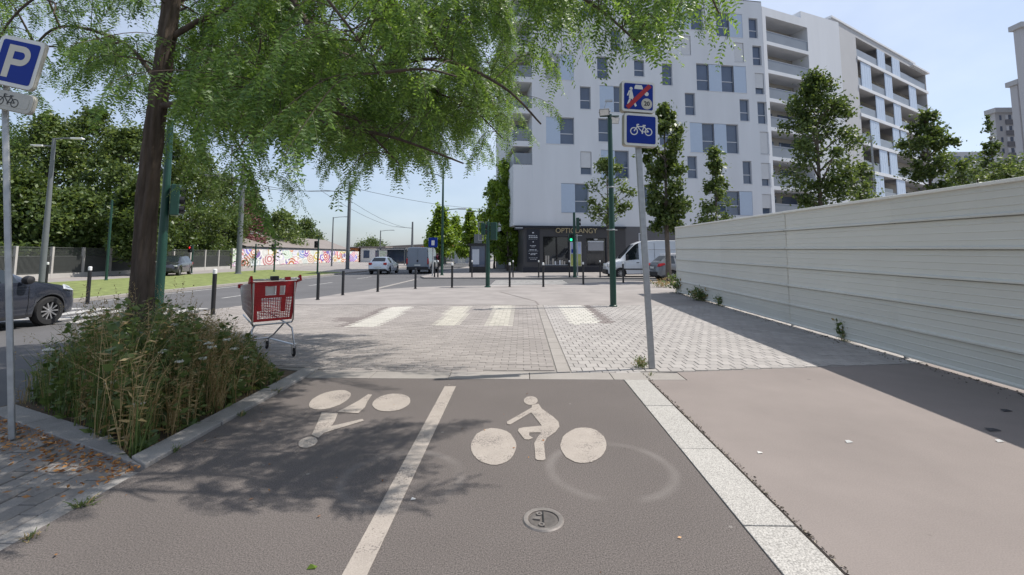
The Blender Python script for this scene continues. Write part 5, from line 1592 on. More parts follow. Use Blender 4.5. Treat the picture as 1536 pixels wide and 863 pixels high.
rq(-0.38, 0.84, 0.08, 0.95, y_, 0.006); rq(0.27, 0.84, 0.48, 0.95, y_, 0.006); b.build('child_seat_plate', 'sign_white', tr)
# handle with red ends and the coin lock
wires('handle', [[(-wt - 0.015, yr - 0.09, 1.045), (wt + 0.015, yr - 0.09, 1.045)]], 0.013, 'steel', n=10)
for s in (1, -1):
    b = MB(); b.prism([P(s * wt, yr - 0.12, 1.02), P(s * wt, yr + 0.02, 0.99), P(s * wt, yr - 0.02, 1.07), P(s * wt, yr - 0.08, 1.10)], (s * 0.03 * S_, 0, 0)); b.build('handle_bracket', 'trolley_red', tr, bevel=0.006)
b = MB(); b.box(*P(-0.075, yr - 0.12, 1.03), *P(0.02, yr - 0.05, 1.09)); b.build('coin_lock', 'black_paint', tr, bevel=0.008)
b = MB(); b.box(*P(0.10, yr - 0.11, 1.03), *P(0.17, yr - 0.07, 1.075)); b.build('handle_badge', 'trolley_red', tr, bevel=0.006)
b = MB(); b.box(*P(-ft - 0.03, yf - 0.03, zf - 0.03), *P(-ft + 0.03, yf + 0.02, zf + 0.03)); b.build('nose_bumper', 'trolley_red', tr, bevel=0.01)
b = MB(); b.box(*P(ft - 0.03, yf - 0.03, zf - 0.03), *P(ft + 0.03, yf + 0.02, zf + 0.03)); b.build('nose_bumper', 'trolley_red', tr, bevel=0.01)
# undercarriage
segs = []
for s in (1, -1):
    segs += [[(s * 0.255, yr - 0.02, 1.0), (s * 0.25, yr - 0.02, 0.50), (s * 0.24, yr, 0.46), (s * 0.20, yr + 0.10, 0.44), (s * 0.17, yf - 0.12, 0.52)],
             [(s * 0.20, yr + 0.10, 0.44), (s * 0.245, yr, 0.38), (s * 0.27, yr - 0.05, 0.14)],
             [(s * 0.18, yr + 0.12, 0.44), (s * 0.17, yf - 0.35, 0.24), (s * 0.165, yf - 0.10, 0.15)],
             [(s * 0.27, yr - 0.05, 0.16), (s * 0.165, yf - 0.10, 0.16)]]
segs += [[(-0.24, yr, 0.46), (0.24, yr, 0.46)], [(-0.165, yf - 0.10, 0.16), (0.165, yf - 0.10, 0.16)]]
wires('chassis', segs, 0.011, 'steel', n=8)
for (x, y) in ((-0.27, yr - 0.05), (0.27, yr - 0.05), (-0.165, yf - 0.10), (0.165, yf - 0.10)):
    b = MB(); b.lathe([(0.05 * S_, -0.014), (0.058 * S_, -0.008), (0.058 * S_, 0.008), (0.05 * S_, 0.014)], 18, axis='x'); w_ = b.build('wheel', 'rubber', tr, smooth=True)
    w_.location = P(x, y + 0.02, 0.058)
    b = MB(); b.lathe([(0.024 * S_, -0.018), (0.024 * S_, 0.018)], 12, axis='x'); b.build('hub', 'alloy', w_)
    b = MB(); b.box(-0.026 * S_, -0.02, 0.0, -0.019 * S_, 0.02, 0.10 * S_); b.box(0.019 * S_, -0.02, 0.0, 0.026 * S_, 0.02, 0.10 * S_); b.box(-0.026 * S_, -0.03, 0.10 * S_, 0.026 * S_, 0.02, 0.108 * S_); b.build('fork', 'steel', w_)

# ================================================================== LEFT BACKDROP
# railings along the tram footway
ra = Vector((-30.0, 20.0, 0)); rb = G(358, 403); rb = Vector((rb.x, rb.y, 0)); rb = Vector((-32.5, 50.5, 0))
L_ = (rb - ra).length; d_ = (rb - ra).normalized(); ang = math.atan2(d_.y, d_.x)
rail = thing('railing_fence', 'long dark railing fence on a low pale wall beyond the tram turf', 'fence', ra, ang)
mat('rail_mesh', (0.075, 0.08, 0.075), rough=0.7, var=0.12); mat('pale_concrete', (0.40, 0.385, 0.36), rough=0.9, var=0.12, scale=1)
nb = 13; bw = L_ / nb
panel_me = None
for k in range(-5, nb):
    x = k * bw
    b = MB(); b.box(x - 0.07, -0.09, 0, x + 0.07, 0.09, 2.05); b.build('post', 'pale_concrete', rail)
    b = MB(); b.box(x + 0.072, -0.08, 0, x + bw - 0.072, 0.08, 0.30); b.build('base_wall', 'pale_concrete', rail)
    if panel_me is None:
        b = MB()
        for j in range(30):
            xx = 0.12 + j * (bw - 0.24) / 29; b.box(xx - 0.016, -0.02, 0.30, xx + 0.016, 0.02, 1.45)
        for j in range(60):
            xx = 0.10 + j * (bw - 0.2) / 59; b.box(xx - 0.006, 0.03, 0.32, xx + 0.006, 0.036, 2.0)
        for z in (0.36, 1.42, 2.0): b.box(0.072, -0.03, z - 0.02, bw - 0.072, 0.03, z + 0.02)
        for j in range(12):
            b.box(0.072, 0.037, 0.4 + j * 0.135, bw - 0.072, 0.043, 0.416 + j * 0.135)
        o = b.build('bar_panel', 'rail_mesh', rail); panel_me = o.data
    else:
        o = bpy.data.objects.new('bar_panel', panel_me); COL.objects.link(o); o.parent = rail
    o.location = (x, 0, 0)
# mural wall
def mural():
    m = bpy.data.materials.new('mural'); m.use_nodes = True
    nt = m.node_tree; N, L = nt.nodes, nt.links
    b = N['Principled BSDF']; b.inputs['Roughness'].default_value = 0.7
    tcn = N.new('ShaderNodeTexCoord')
    mp = N.new('ShaderNodeMapping'); mp.inputs['Scale'].default_value = (0.55, 1.0, 0.85)
    L.new(tcn.outputs['Object'], mp.inputs['Vector'])
    vo = N.new('ShaderNodeTexVoronoi'); vo.inputs['Scale'].default_value = 0.95
    L.new(mp.outputs['Vector'], vo.inputs['Vector'])
    sep = N.new('ShaderNodeSeparateColor'); L.new(vo.outputs['Color'], sep.inputs['Color'])
    rp = N.new('ShaderNodeValToRGB'); rp.color_ramp.interpolation = 'CONSTANT'
    cols = [(0.62, 0.08, 0.09), (0.60, 0.40, 0.07), (0.62, 0.62, 0.60), (0.16, 0.08, 0.36), (0.66, 0.66, 0.63), (0.62, 0.30, 0.33), (0.12, 0.24, 0.55), (0.55, 0.12, 0.16)]
    rp.color_ramp.elements[0].color = (*cols[0], 1); rp.color_ramp.elements[0].position = 0
    rp.color_ramp.elements[1].color = (*cols[1], 1); rp.color_ramp.elements[1].position = 0.13
    for k in range(2, 8):
        e_ = rp.color_ramp.elements.new(0.12 * k + 0.02); e_.color = (*cols[k], 1)
    L.new(sep.outputs['Red'], rp.inputs['Fac'])
    sn = N.new('ShaderNodeMath'); sn.operation = 'SINE'
    mu = N.new('ShaderNodeMath'); mu.operation = 'MULTIPLY'; mu.inputs[1].default_value = 26
    L.new(vo.outputs['Distance'], mu.inputs[0]); L.new(mu.outputs[0], sn.inputs[0])
    gt = N.new('ShaderNodeMath'); gt.operation = 'GREATER_THAN'; gt.inputs[1].default_value = -0.45
    L.new(sn.outputs[0], gt.inputs[0])
    mx = N.new('ShaderNodeMixRGB'); mx.inputs['Color1'].default_value = (0.68, 0.67, 0.64, 1)
    hv = N.new('ShaderNodeHueSaturation'); hv.inputs['Saturation'].default_value = 1.3; hv.inputs['Value'].default_value = 0.6; L.new(vo.outputs['Color'], hv.inputs['Color'])
    m5 = N.new('ShaderNodeMixRGB'); m5.inputs['Fac'].default_value = 0.28; L.new(rp.outputs['Color'], m5.inputs['Color1']); L.new(hv.outputs['Color'], m5.inputs['Color2'])
    L.new(gt.outputs[0], mx.inputs['Fac']); L.new(m5.outputs['Color'], mx.inputs['Color2'])
    L.new(mx.outputs['Color'], b.inputs['Base Color'])
    MATS['mural'] = m
mural()
mw0 = Vector((-32.6, 51.0, 0)); mw1 = Vector((-33.0, 92.0, 0))
ang = math.atan2((mw1 - mw0).y, (mw1 - mw0).x); Lm = (mw1 - mw0).length
mw = thing('mural_wall', 'low wall painted with colourful abstract shapes on white beside the tram line', 'wall', mw0, ang)
b = MB(); b.box(0, 0, 0, Lm, 0.25, 2.25); b.build('wall', 'pale_concrete', mw)
n_ = 12
for k in range(n_):
    b = MB(); b.box(k * Lm / n_ + 0.02, -0.03, 0.25, (k + 1) * Lm / n_ - 0.02, -0.003, 2.2); b.build('painted_panel', 'mural', mw)
# low brown-roofed shed behind the mural
mat('shed_roof', (0.20, 0.175, 0.16), rough=0.8, var=0.1, scale=0.5); mat('orange_paint', (0.42, 0.16, 0.05), rough=0.6, var=0.1)
def low_house(nm, lab, x0, x1, y0, y1, h, rh, wm, rmat, openings=3, front='x', pm='glass'):
    t = thing(nm, lab, 'building', (x0, y0, 0))
    w, d = x1 - x0, y1 - y0
    b = MB(); b.box(0, 0, 0, w, d, h); b.build('wall', wm, t)
    b = MB()
    if rh > 0.6:
        b.add([(-0.3, -0.3, h + .003), (w + 0.3, -0.3, h + .003), (w + 0.3, d + 0.3, h + .003), (-0.3, d + 0.3, h + .003), (w * 0.5, -0.3, h + rh), (w * 0.5, d + 0.3, h + rh)], [(0, 1, 4), (1, 2, 5, 4), (2, 3, 5), (3, 0, 4, 5), (3, 2, 1, 0)])
    else:
        b.box(-0.3, -0.3, h + .003, w + 0.3, d + 0.3, h + rh)
    b.build('roof', rmat, t)
    for k in range(openings):
        b = MB()
        if front == 'x':
            y_ = d * (k + 0.3) / openings; b.box(w + 0.003, y_, 0.9, w + 0.06, y_ + d * 0.4 / openings, min(2.3, h - 0.3))
        else:
            x_ = w * (k + 0.25) / openings; b.box(x_, -0.06, 0.9, x_ + w * 0.5 / openings, -0.003, min(2.5, h - 0.3))
        b.build('window', pm, t)
    return t
low_house('workshop', 'long brown-roofed workshop standing behind the mural wall', -44, -34.2, 56, 90, 2.6, 1.9, 'render_beige', 'shed_roof')
low_house('station_building', 'low flat-roofed building in the distance behind the tram stop', -40, -12, 118, 128, 3.6, 0.7, 'render_beige', 'shed_roof', 7, 'y')
low_house('kiosk', 'small white kiosk with dark windows behind the tram mast', -34, -29, 96, 101, 3.0, 0.35, 'white_paint', 'shed_roof', 2, 'y')
low_house('kiosk', 'orange painted kiosk beside the white kiosk', -36.2, -34.6, 95.5, 99, 3.0, 0.25, 'orange_paint', 'shed_roof', 1, 'y')
low_house('red_roof_house', 'low house with red tiled roof beyond the grey van', -24, -14, 104, 112, 3.0, 1.6, 'render_beige', 'orange_paint', 4, 'y')
# tram stop shelter
for (x, lab) in ((-21.5, 'glazed tram shelter with poster panel beside the dark tram mast'), (-15.5, 'glazed tram shelter behind the white hatchback')):
    t = thing('tram_shelter', lab, 'shelter', (x, 68, 0))
    b = MB(); b.box(-0.2, -0.2, 2.45, 4.2, 1.6, 2.6); b.build('roof', 'grey_paint', t)
    for (a, c) in ((0, 0), (4, 0), (0, 1.3), (4, 1.3)):
        b = MB(); b.box(a - 0.05, c - 0.05, 0, a + 0.05, c + 0.05, 2.45); b.build('post', 'grey_paint', t)
    b = MB(); b.box(0.06, 1.28, 0.2, 3.94, 1.31, 2.35); b.build('back_pane', 'glass', t)
    b = MB(); b.box(0.2, -0.1, 0.3, 1.4, 0.02, 2.2); p_ = b.build('poster_case', 'white_paint', t)
    b = MB(); b.box(0.28, -0.115, 0.4, 1.32, -0.102, 2.1); b.build('poster', 'mural', p_)
    b = MB(); b.box(1.8, 0.9, 0.4, 3.8, 1.25, 0.48); b.build('bench', 'shop_grey', t)
# pale hoarding between the street trees
t = thing('panel_hoarding', 'pale panel hoarding under the clipped street trees', 'fence', (-11.5, 78, 0))
for k in range(9):
    b = MB(); b.box(k * 0.62, 0, 0.1, k * 0.62 + 0.56, 0.06, 2.3); b.build('panel', 'white_paint' if k % 3 else 'pale_print', t)
b = MB(); b.box(0, 0.07, 0.3, 5.5, 0.12, 0.4); b.box(0, 0.07, 1.9, 5.5, 0.12, 2.0); b.build('rail', 'grey_paint', t)
# ================================================================== VEGETATION
def unit(v):
    return v / np.maximum(np.linalg.norm(v, axis=-1, keepdims=True), 1e-9)
def leaf_cloud(P, size, rng, up=0.35, fold=0.0, aspect=0.55):
    """rhombic leaf quads at points P"""
    n = len(P)
    nrm = unit(rng.normal(size=(n, 3)) + np.array([0, 0, up * 2.2]))
    t = unit(np.cross(nrm, rng.normal(size=(n, 3))))
    s = np.cross(nrm, t)
    L = (size * rng.uniform(0.6, 1.3, n))[:, None]
    a = P - t * L * 0.5; c = P + t * L * 0.5
    m1 = P + s * L * aspect * 0.5 + nrm * L * 0.06; m2 = P - s * L * aspect * 0.5 + nrm * L * 0.06
    V = np.stack([a, m1, c, m2], 1).reshape(-1, 3)
    Fc = np.arange(n * 4).reshape(n, 4)
    return V, Fc
def make_tree(nm, lab, base, H, W, tz, nleaf, lsize, leaf, seed, shape='oval', group=None, trunk_r=0.13, bark='bark_grey', nblob=26, dens=1.0, lean=(0, 0)):
    rng = np.random.default_rng(seed)
    t = thing(nm, lab, 'tree', base, rng.uniform(0, 6.28), group)
    hc = H - tz
    nblob = int(nblob * 1.9)
    tt = rng.uniform(0.03, 0.98, nblob)
    if shape == 'oval': env = np.sin(np.pi * np.clip(tt * 0.88 + 0.10, 0, 1)) ** 0.7
    elif shape == 'column': env = np.minimum(1, (1.04 - tt) * 3.2) * np.minimum(1, 0.5 + tt * 2.5)
    elif shape == 'pyramid': env = np.clip(1.02 - tt, 0.12, 1) ** 0.75
    else: env = np.ones(nblob) * 0.9
    an = rng.uniform(0, 6.283, nblob)
    rad = np.sqrt(rng.uniform(0.12, 1, nblob)) * env * W * 0.5
    br = W * rng.uniform(0.07, 0.20, nblob) * (0.6 + 0.45 * env)
    C = np.stack([np.cos(an) * np.maximum(rad - br * 0.6, 0), np.sin(an) * np.maximum(rad - br * 0.6, 0), tz + tt * hc], 1)
    C[:, 0] += lean[0] * tt; C[:, 1] += lean[1] * tt
    k = rng.integers(0, nblob, nleaf)
    d = unit(rng.normal(size=(nleaf, 3)))
    rr = rng.uniform(0, 1, nleaf) ** 0.45
    ragged = 1 + 0.35 * np.sin(d[:, 0] * 7 + k) * np.cos(d[:, 1] * 6 - k)
    P = C[k] + d * (br[k] * rr * ragged)[:, None] * np.array([1.05, 1.05, 0.95])
    st = rng.uniform(size=nleaf) < 0.10
    P[st] += rng.normal(size=(int(st.sum()), 3)) * W * 0.07
    V, Fc = leaf_cloud(P, lsize, rng)
    b = MB()
    top = Vector((lean[0] * .8, lean[1] * .8, H * 0.86))
    b.tube([(0, 0, -0.1), (0.03, 0, tz * 0.5), (-0.02, 0.02, tz), tuple(top * 0.82 + Vector((0.04, 0, 0))), tuple(top)], [trunk_r * 1.25, trunk_r, trunk_r * 0.85, trunk_r * 0.4, 0.02], 9)
    for j in range(min(nblob, 24)):
        c_ = Vector(C[j]); z0 = max(tz * 0.8, c_.z - c_.xy.length * 0.8)
        f_ = z0 / max(H, 0.1)
        b.tube([(0, 0, z0), (c_.x * 0.5, c_.y * 0.5, (z0 + c_.z) / 2 + 0.1), tuple(c_)], [trunk_r * 0.42, trunk_r * 0.28, 0.015], 5)
    b.build('trunk', bark, t, smooth='all')
    fastmesh('crown', V, Fc, 4, leaf, t)
    return t
def mp(px, Y, py=260):
    q = AT(px, py, Y); q.z = 0; return q
def tz_(px, py, Y): return AT(px, py, Y).z
def wpx(w, Y): return w * Y / F
# ---- trees in front of the blocks
make_tree('street_tree', 'tall narrow dark street tree beside the leaning sign post and grey utility car', G(1003, 424, 0), tz_(1003, 148, 24.5), wpx(78, 24.5), tz_(1003, 350, 24.5), 8200, 0.26, 'dark_leaf', 11, 'column', trunk_r=0.14)
make_tree('street_tree', 'thin airy young tree in front of the optician shop', mp(911, 33.5), tz_(911, 238, 33.5), wpx(82, 33.5), tz_(911, 335, 33.5), 2600, 0.27, 'mid_leaf', 12, 'oval', trunk_r=0.10, nblob=16)
make_tree('street_tree', 'airy young tree between the narrow dark tree and the balcony wing', mp(1072, 30), tz_(1072, 224, 30), wpx(72, 30), tz_(1072, 345, 30), 3600, 0.25, 'mid_leaf', 13, 'pyramid', trunk_r=0.10, nblob=20)
make_tree('street_tree', 'large bushy tree in front of the stacked grey balconies', mp(1228, 29), tz_(1220, 112, 29), wpx(126, 29), tz_(1228, 318, 29), 10500, 0.25, 'dark_leaf', 14, 'oval', trunk_r=0.16, nblob=34, lean=(0.0, 0))
make_tree('street_tree', 'short leafy tree between the bushy tree and the slender lamp behind the fence', mp(1292, 31), tz_(1292, 244, 31), wpx(48, 31), tz_(1292, 320, 31), 1800, 0.23, 'mid_leaf', 15, 'oval', trunk_r=0.09)
make_tree('street_tree', 'broad tree before the corner of the loggia block', mp(1394, 32), tz_(1394, 168, 32), wpx(84, 32), tz_(1394, 310, 32), 8000, 0.26, 'dark_leaf', 16, 'oval', trunk_r=0.15, nblob=30)
make_tree('street_tree', 'dark pointed tree against the stepped tower blocks', mp(1490, 40), tz_(1490, 172, 40), wpx(44, 40), tz_(1490, 300, 40), 1500, 0.28, 'dark_leaf', 17, 'pyramid', trunk_r=0.12)
for (px, Y, py, w, lab) in ((1442, 36, 226, 62, 'low rounded tree beside the broad corner tree'), (1466, 44, 244, 60, 'low tree below the dark pointed tree'), (1516, 37, 238, 66, 'low spreading tree before the tower blocks'), (1552, 34, 246, 70, 'low tree at the tower end of the fence hedge')):
    make_tree('street_tree', lab, mp(px, Y), tz_(px, py, Y), wpx(w, Y), tz_(px, 318, Y), 2200, 0.26, 'mid_leaf', 20 + px, 'round', trunk_r=0.11)
# ---- bright clipped street trees up the road
for (px, Y, py, pb_, w, n, lab) in ((762, 44, 236, 396, 70, 6500, 'bright green street tree against the white block corner'), (742, 52, 268, 392, 48, 3000, 'bright green street tree behind the traffic signal'), (662, 66, 312, 386, 66, 3600, 'bright conical street tree behind the grey van'), (706, 62, 316, 384, 44, 2600, 'bright conical street tree above the information totem'),
                        (684, 84, 326, 386, 60, 2000, 'more distant bright street tree behind the conical one'), (722, 76, 324, 384, 40, 1600, 'distant bright street tree beside the totem'), (646, 100, 345, 387, 34, 1000, 'far street tree at the end of the row')):
    make_tree('clipped_tree', lab, mp(px, Y), tz_(px, py, Y), wpx(w, Y), tz_(px, pb_, Y), int(n * 2.3), 0.33 if Y < 60 else 0.52, 'lime_leaf', int(px + Y), 'pyramid' if px < 725 else 'column', trunk_r=0.13, nblob=30)
# ---- dark trees beyond the railings
for i, (px, Y, py, w, lf, lab) in enumerate(((12, 40, 200, 150, 'dark_leaf', 'dark dense tree beyond the railings behind the parking sign'), (72, 38, 175, 130, 'mid_leaf', 'lighter green tree behind the tall grey lamp post'), (135, 41, 165, 140, 'dark_leaf', 'tall dark tree behind the slim green pole'), (190, 37, 185, 110, 'mid_leaf', 'tree behind the planter tree trunk'),
                                             (252, 44, 200, 120, 'dark_leaf', 'dark tree behind the black estate car'), (300, 50, 225, 110, 'mid_leaf', 'broad tree above the end of the railings'), (340, 56, 262, 90, 'dark_leaf', 'dark tree beside the rose leaved tree'), (376, 62, 290, 60, 'rose_leaf', 'rose leaved tree behind the mural wall'),
                                             (424, 72, 318, 80, 'mid_leaf', 'rounded tree above the workshop roof'), (462, 90, 330, 60, 'dark_leaf', 'distant dark tree above the workshop gable'), (40, 33, 262, 120, 'dark_leaf', 'low dark tree close behind the railings by the navy car'), (215, 34, 270, 110, 'dark_leaf', 'low dark tree close behind the railings and trunk'), (120, 34, 285, 120, 'mid_leaf', 'low bushy tree close behind the railings by the slim pole'), (560, 140, 360, 60, 'dark_leaf', 'far tree above the flat station roof'))):
    make_tree('background_tree', lab, mp(px, Y), tz_(px, py, Y), wpx(w, Y), 1.0, 17000 if py < 300 else 5000, 0.31 if Y < 60 else 0.5, lf, 300 + i, 'oval', trunk_r=0.2, nblob=46)
# hedge behind the railings
rng = np.random.default_rng(55)
hd = thing('hedge', 'dark overgrown hedge filling the ground behind the railings', 'hedge', (-34, 12, 0))
n = 14000
P_ = np.stack([rng.uniform(-2.2, 1.6, n), rng.uniform(-6, 44, n), rng.uniform(0, 1, n) ** 0.8 * 2.6 * 1.0], 1)
P_[:, 2] *= 0.8 + 0.35 * np.sin(P_[:, 1] * 1.3) * np.cos(P_[:, 1] * 0.45)
V, Fc = leaf_cloud(P_, 0.30, rng)
fastmesh('foliage', V, Fc, 4, 'dark_leaf', hd)
b = MB()
for k in range(18):
    y_ = -5 + k * 2.7; b.tube([(0, y_, 0), (0.1, y_ + 0.1, 1.0), (0.0, y_ + 0.2, 2.0)], [0.06, 0.045, 0.02], 5)
b.build('stem', 'bark_grey', hd)

# ---- the honey locust over the planter
rng = np.random.default_rng(77)
rnd = random.Random(77)
TY = 5.2
tb = AT(214, 470, TY); tb.z = -0.05
locust = thing('locust_tree', 'large feathery-leaved locust tree with dark leaning trunk rising from the weed planter', 'tree', tb)
def loc(px, py, Y): return AT(px, py, Y)
trunk = [Vector((tb.x - 0.02, TY, -0.1)), Vector((tb.x - 0.01, TY, 0.5)), loc(215, 400, TY), loc(221, 300, TY), loc(231, 200, TY), loc(246, 90, TY), loc(257, 0, TY), loc(264, -90, TY), loc(262, -200, TY), loc(270, -320, TY), loc(262, -430, TY)]
trad = [0.165, 0.128, 0.106, 0.100, 0.095, 0.09, 0.083, 0.073, 0.06, 0.042, 0.02]
def smooth_path(pts, rad, n):
    pts = [Vector(p_) for p_ in pts]; out, ro = [], []
    for i in range(len(pts) - 1):
        p0 = pts[max(i - 1, 0)]; p1 = pts[i]; p2 = pts[i + 1]; p3 = pts[min(i + 2, len(pts) - 1)]
        for k in range(n):
            t = k / n
            out.append(0.5 * ((2 * p1) + (p2 - p0) * t + (2 * p0 - 5 * p1 + 4 * p2 - p3) * t * t + (3 * p1 - p0 - 3 * p2 + p3) * t ** 3))
            ro.append(rad[i] + (rad[i + 1] - rad[i]) * t)
    out.append(pts[-1]); ro.append(rad[-1])
    return out, ro
tp_, tr_ = smooth_path(trunk, trad, 7)
wood = MB()
# furrowed trunk ring by ring
nn = 40
vs = []; fs = []
for i, (p_, r_) in enumerate(zip(tp_, tr_)):
    for k in range(nn):
        a = 2 * math.pi * k / nn
        fl_ = 1 + 0.10 * math.sin(k * 5.0 + 2.2 * math.sin(i * 0.33) + 0.7 * math.sin(k * 1.7 + i * 0.5)) + 0.05 * math.sin(k * 9.1 + i * 0.9) + rnd.uniform(-0.025, 0.025)
        if i < 5: fl_ *= 1 + 0.10 * (5 - i) / 5 * (1 + math.sin(k * 0.9))
        vs.append((p_.x - tb.x + math.cos(a) * r_ * fl_, p_.y - tb.y + math.sin(a) * r_ * fl_, p_.z - tb.z))
for i in range(len(tp_) - 1):
    for k in range(nn):
        k2 = (k + 1) % nn; fs.append((i * nn + k, i * nn + k2, (i + 1) * nn + k2, (i + 1) * nn + k))
wood.add(vs, fs)
wood.build('trunk', 'bark', locust, smooth='all', fix=False)
limbs = [[(236, 160, TY), (325, 150, 5.0), (400, 168, 4.8), (500, 190, 4.6), (600, 215, 4.4), (700, 240, 4.3)],
         [(250, 60, TY), (330, 12, 5.2), (388, 42, 5.0), (470, 110, 4.8), (538, 180, 4.6), (600, 240, 4.5)],
         [(262, -60, TY), (417, -25, 4.8), (492, 62, 4.5), (560, 98, 4.3), (660, 90, 4.1), (760, 125, 4.0), (815, 185, 3.9)],
         [(264, -90, TY), (480, -150, 4.5), (690, -110, 3.9), (830, -40, 3.7), (900, 10, 3.6), (960, 70, 3.5)],
         [(263, -180, TY), (560, -260, 4.3), (800, -250, 3.7), (1000, -140, 3.5), (1055, -40, 3.4), (1085, 20, 3.4)],
         [(240, 130, TY), (180, 60, 5.6), (100, 40, 6.0), (40, 90, 6.2), (-20, 150, 6.4)],
         [(254, 20, TY), (200, -60, 5.0), (90, -30, 4.9), (20, 30, 4.8), (-40, 120, 4.8)],
         [(240, 140, TY), (300, 150, 7.0), (360, 220, 8.0), (385, 290, 8.6)],
         [(257, 0, TY), (380, 0, 7.0), (480, 100, 8.0), (560, 170, 8.5), (600, 220, 9.0)],
         [(268, -300, TY), (150, -420, 6.0), (60, -460, 6.5)], [(264, -140, TY), (360, -220, 6.5), (480, -160, 7.6), (620, -80, 8.4), (700, 40, 9.0)],
         [(260, -30, TY), (330, -90, 4.4), (420, -60, 3.8), (520, 30, 3.5), (570, 110, 3.4)], [(266, -240, TY), (500, -420, 5.5), (760, -420, 5.2), (900, -300, 5.0)]]
wood = MB(); nodes = []
for i, lm in enumerate(limbs):
    pts = [loc(*q_) for q_ in lm]
    for k in range(1, len(pts)): pts[k] += Vector((rnd.uniform(-.05, .05), rnd.uniform(-.08, .08), rnd.uniform(-.05, .05)))
    r0 = 0.52 * (0.075, 0.07, 0.07, 0.065, 0.06, 0.055, 0.055, 0.06, 0.06, 0.05, 0.06, 0.055, 0.05)[i]
    P2, R2 = smooth_path(pts, [r0 * (1 - 0.8 * k / (len(pts) - 1)) for k in range(len(pts))], 6)
    wood = MB(); wood.tube([p_ - tb for p_ in P2], R2, 8); wood.build('limb', 'bark', locust, smooth='all')
    nodes += P2[4:]
nodes += tp_[30:]
BND = [(-200, 230), (0, 235), (60, 225), (100, 190), (150, 170), (190, 235), (250, 325), (300, 338), (350, 372), (400, 350), (440, 340), (475, 318), (500, 275), (525, 322), (545, 322), (562, 280), (600, 262), (640, 290), (660, 275), (700, 262), (760, 278), (800, 240), (822, 262), (832, 120), (838, 92), (900, 84), (935, 62), (985, 92), (1000, 45), (1020, 20), (1045, 82), (1075, 88), (1100, 62), (1128, 40), (1142, -20), (1170, -120), (1500, -250)]
bx_ = [q_[0] for q_ in BND]; by_ = [q_[1] for q_ in BND]
HOLES = [(520, 22, 60, 24), (640, 78, 42, 26), (728, 60, 26, 40), (216, 25, 26, 30), (430, 232, 30, 16), (310, 210, 24, 18), (740, 190, 22, 18), (470, 262, 22, 14), (560, 62, 34, 16), (270, 275, 26, 20), (800, 110, 24, 30), (690, 205, 20, 14), (20, 60, 20, 22)]
def ok_leaf(p_, margin=0.0):
    s_ = proj(p_)
    if s_ is None: return p_[1] < 0.8 and p_[2] > 3.4
    x, y = s_
    if y > np.interp(x, bx_, by_) - margin: return False
    for (hx, hy, ha, hb) in HOLES:
        if ((x - hx) / ha) ** 2 + ((y - hy) / hb) ** 2 < 1: return False
    return True
nodes_np = np.array([tuple(p_) for p_ in nodes])
def sample(n, core=False):
    out = []
    while len(out) < n:
        d = rng.normal(size=3); d /= np.linalg.norm(d)
        r_ = rng.uniform(0, 1) ** 0.42
        p_ = np.array([-2.6, 5.3, 4.9]) + d * r_ * np.array([5.7, 4.3, 3.5])
        if p_[1] < 2.7 or p_[2] < 1.9: continue
        s_ = proj(p_)
        if math.sin(2.3 * p_[0] + 0.7) * math.sin(2.6 * p_[1] + 1.1) * math.sin(3.4 * p_[2] + 0.4 * p_[0]) > 0.22: continue
        if not ok_leaf(p_, 30): continue
        if s_ is not None and s_[1] > np.interp(s_[0], [0, 150, 230, 260, 300, 360, 420, 480, 560, 640, 760, 830], [185, 150, 180, 190, 205, 200, 205, 225, 245, 255, 245, 215]) - 25 and rng.uniform() > 0.13: continue
        if s_ is not None and s_[0] < 130 and p_[1] < 4.6: continue
        if s_ is not None and p_[1] < TY + 0.15 and -60 < s_[1] < 400 and abs(s_[0] - np.interp(s_[1], [0, 90, 200, 300, 400], [257, 246, 231, 221, 215])) < 46: continue
        if core == 2 and (s_ is None or not (790 < s_[0] < 1140 and -90 < s_[1] < 110 and p_[1] < 5.2)): continue
        if core == 1 and (s_ is None or not (250 < s_[0] < 835 and 0 < s_[1] < 320)): continue
        vis = s_ is not None and -60 < s_[0] < 1200 and -60 < s_[1] < 400
        if not vis and rng.uniform() > 0.30: continue
        pass
        # keep the sunny strip of the lane free of shade
        sx, sy = p_[0] - 0.63 * p_[2], p_[1] - 0.13 * p_[2]
        if sx > -0.6 and sy < 5.6: continue
        if sx > -2.7 and sy < 2.85: continue
        if sx > -2.7 and sy < 5.7 and rng.uniform() > (0.26 if 2.8 < sy < 3.4 else 0.07): continue
        if core != 2 and s_ is not None and s_[0] > 765 and s_[1] > -20 and rng.uniform() > 0.12: continue
        out.append(p_)
    return out
branch = MB(); twig = MB()
sec = sorted(sample(150), key=lambda p_: np.min(np.linalg.norm(nodes_np - p_, axis=1)))
for p_ in sec:
    dd = np.linalg.norm(nodes_np - p_, axis=1); j = int(np.argmin(dd + 0.25 * np.maximum(0, p_[2] + 0.25 - nodes_np[:, 2]) * 0 ))
    a = Vector(nodes_np[j]); e = Vector(p_)
    if (e - a).length < 0.12: continue
    mid = a.lerp(e, 0.5) + Vector((rnd.uniform(-.06, .06), rnd.uniform(-.06, .06), 0.10 * (e - a).length))
    P2, R2 = smooth_path([a, mid, e], [0.016, 0.011, 0.006], 4)
    branch.tube([q_ - tb for q_ in P2], R2, 5, cap=False)
    nodes_np = np.vstack([nodes_np, [tuple(q_) for q_ in P2[3:]]])
branch.build('branch', 'bark', locust, smooth='all', fix=False)['kind'] = 'stuff'
LP, LD, LN = [], [], []       # leaf base, direction, droop-side
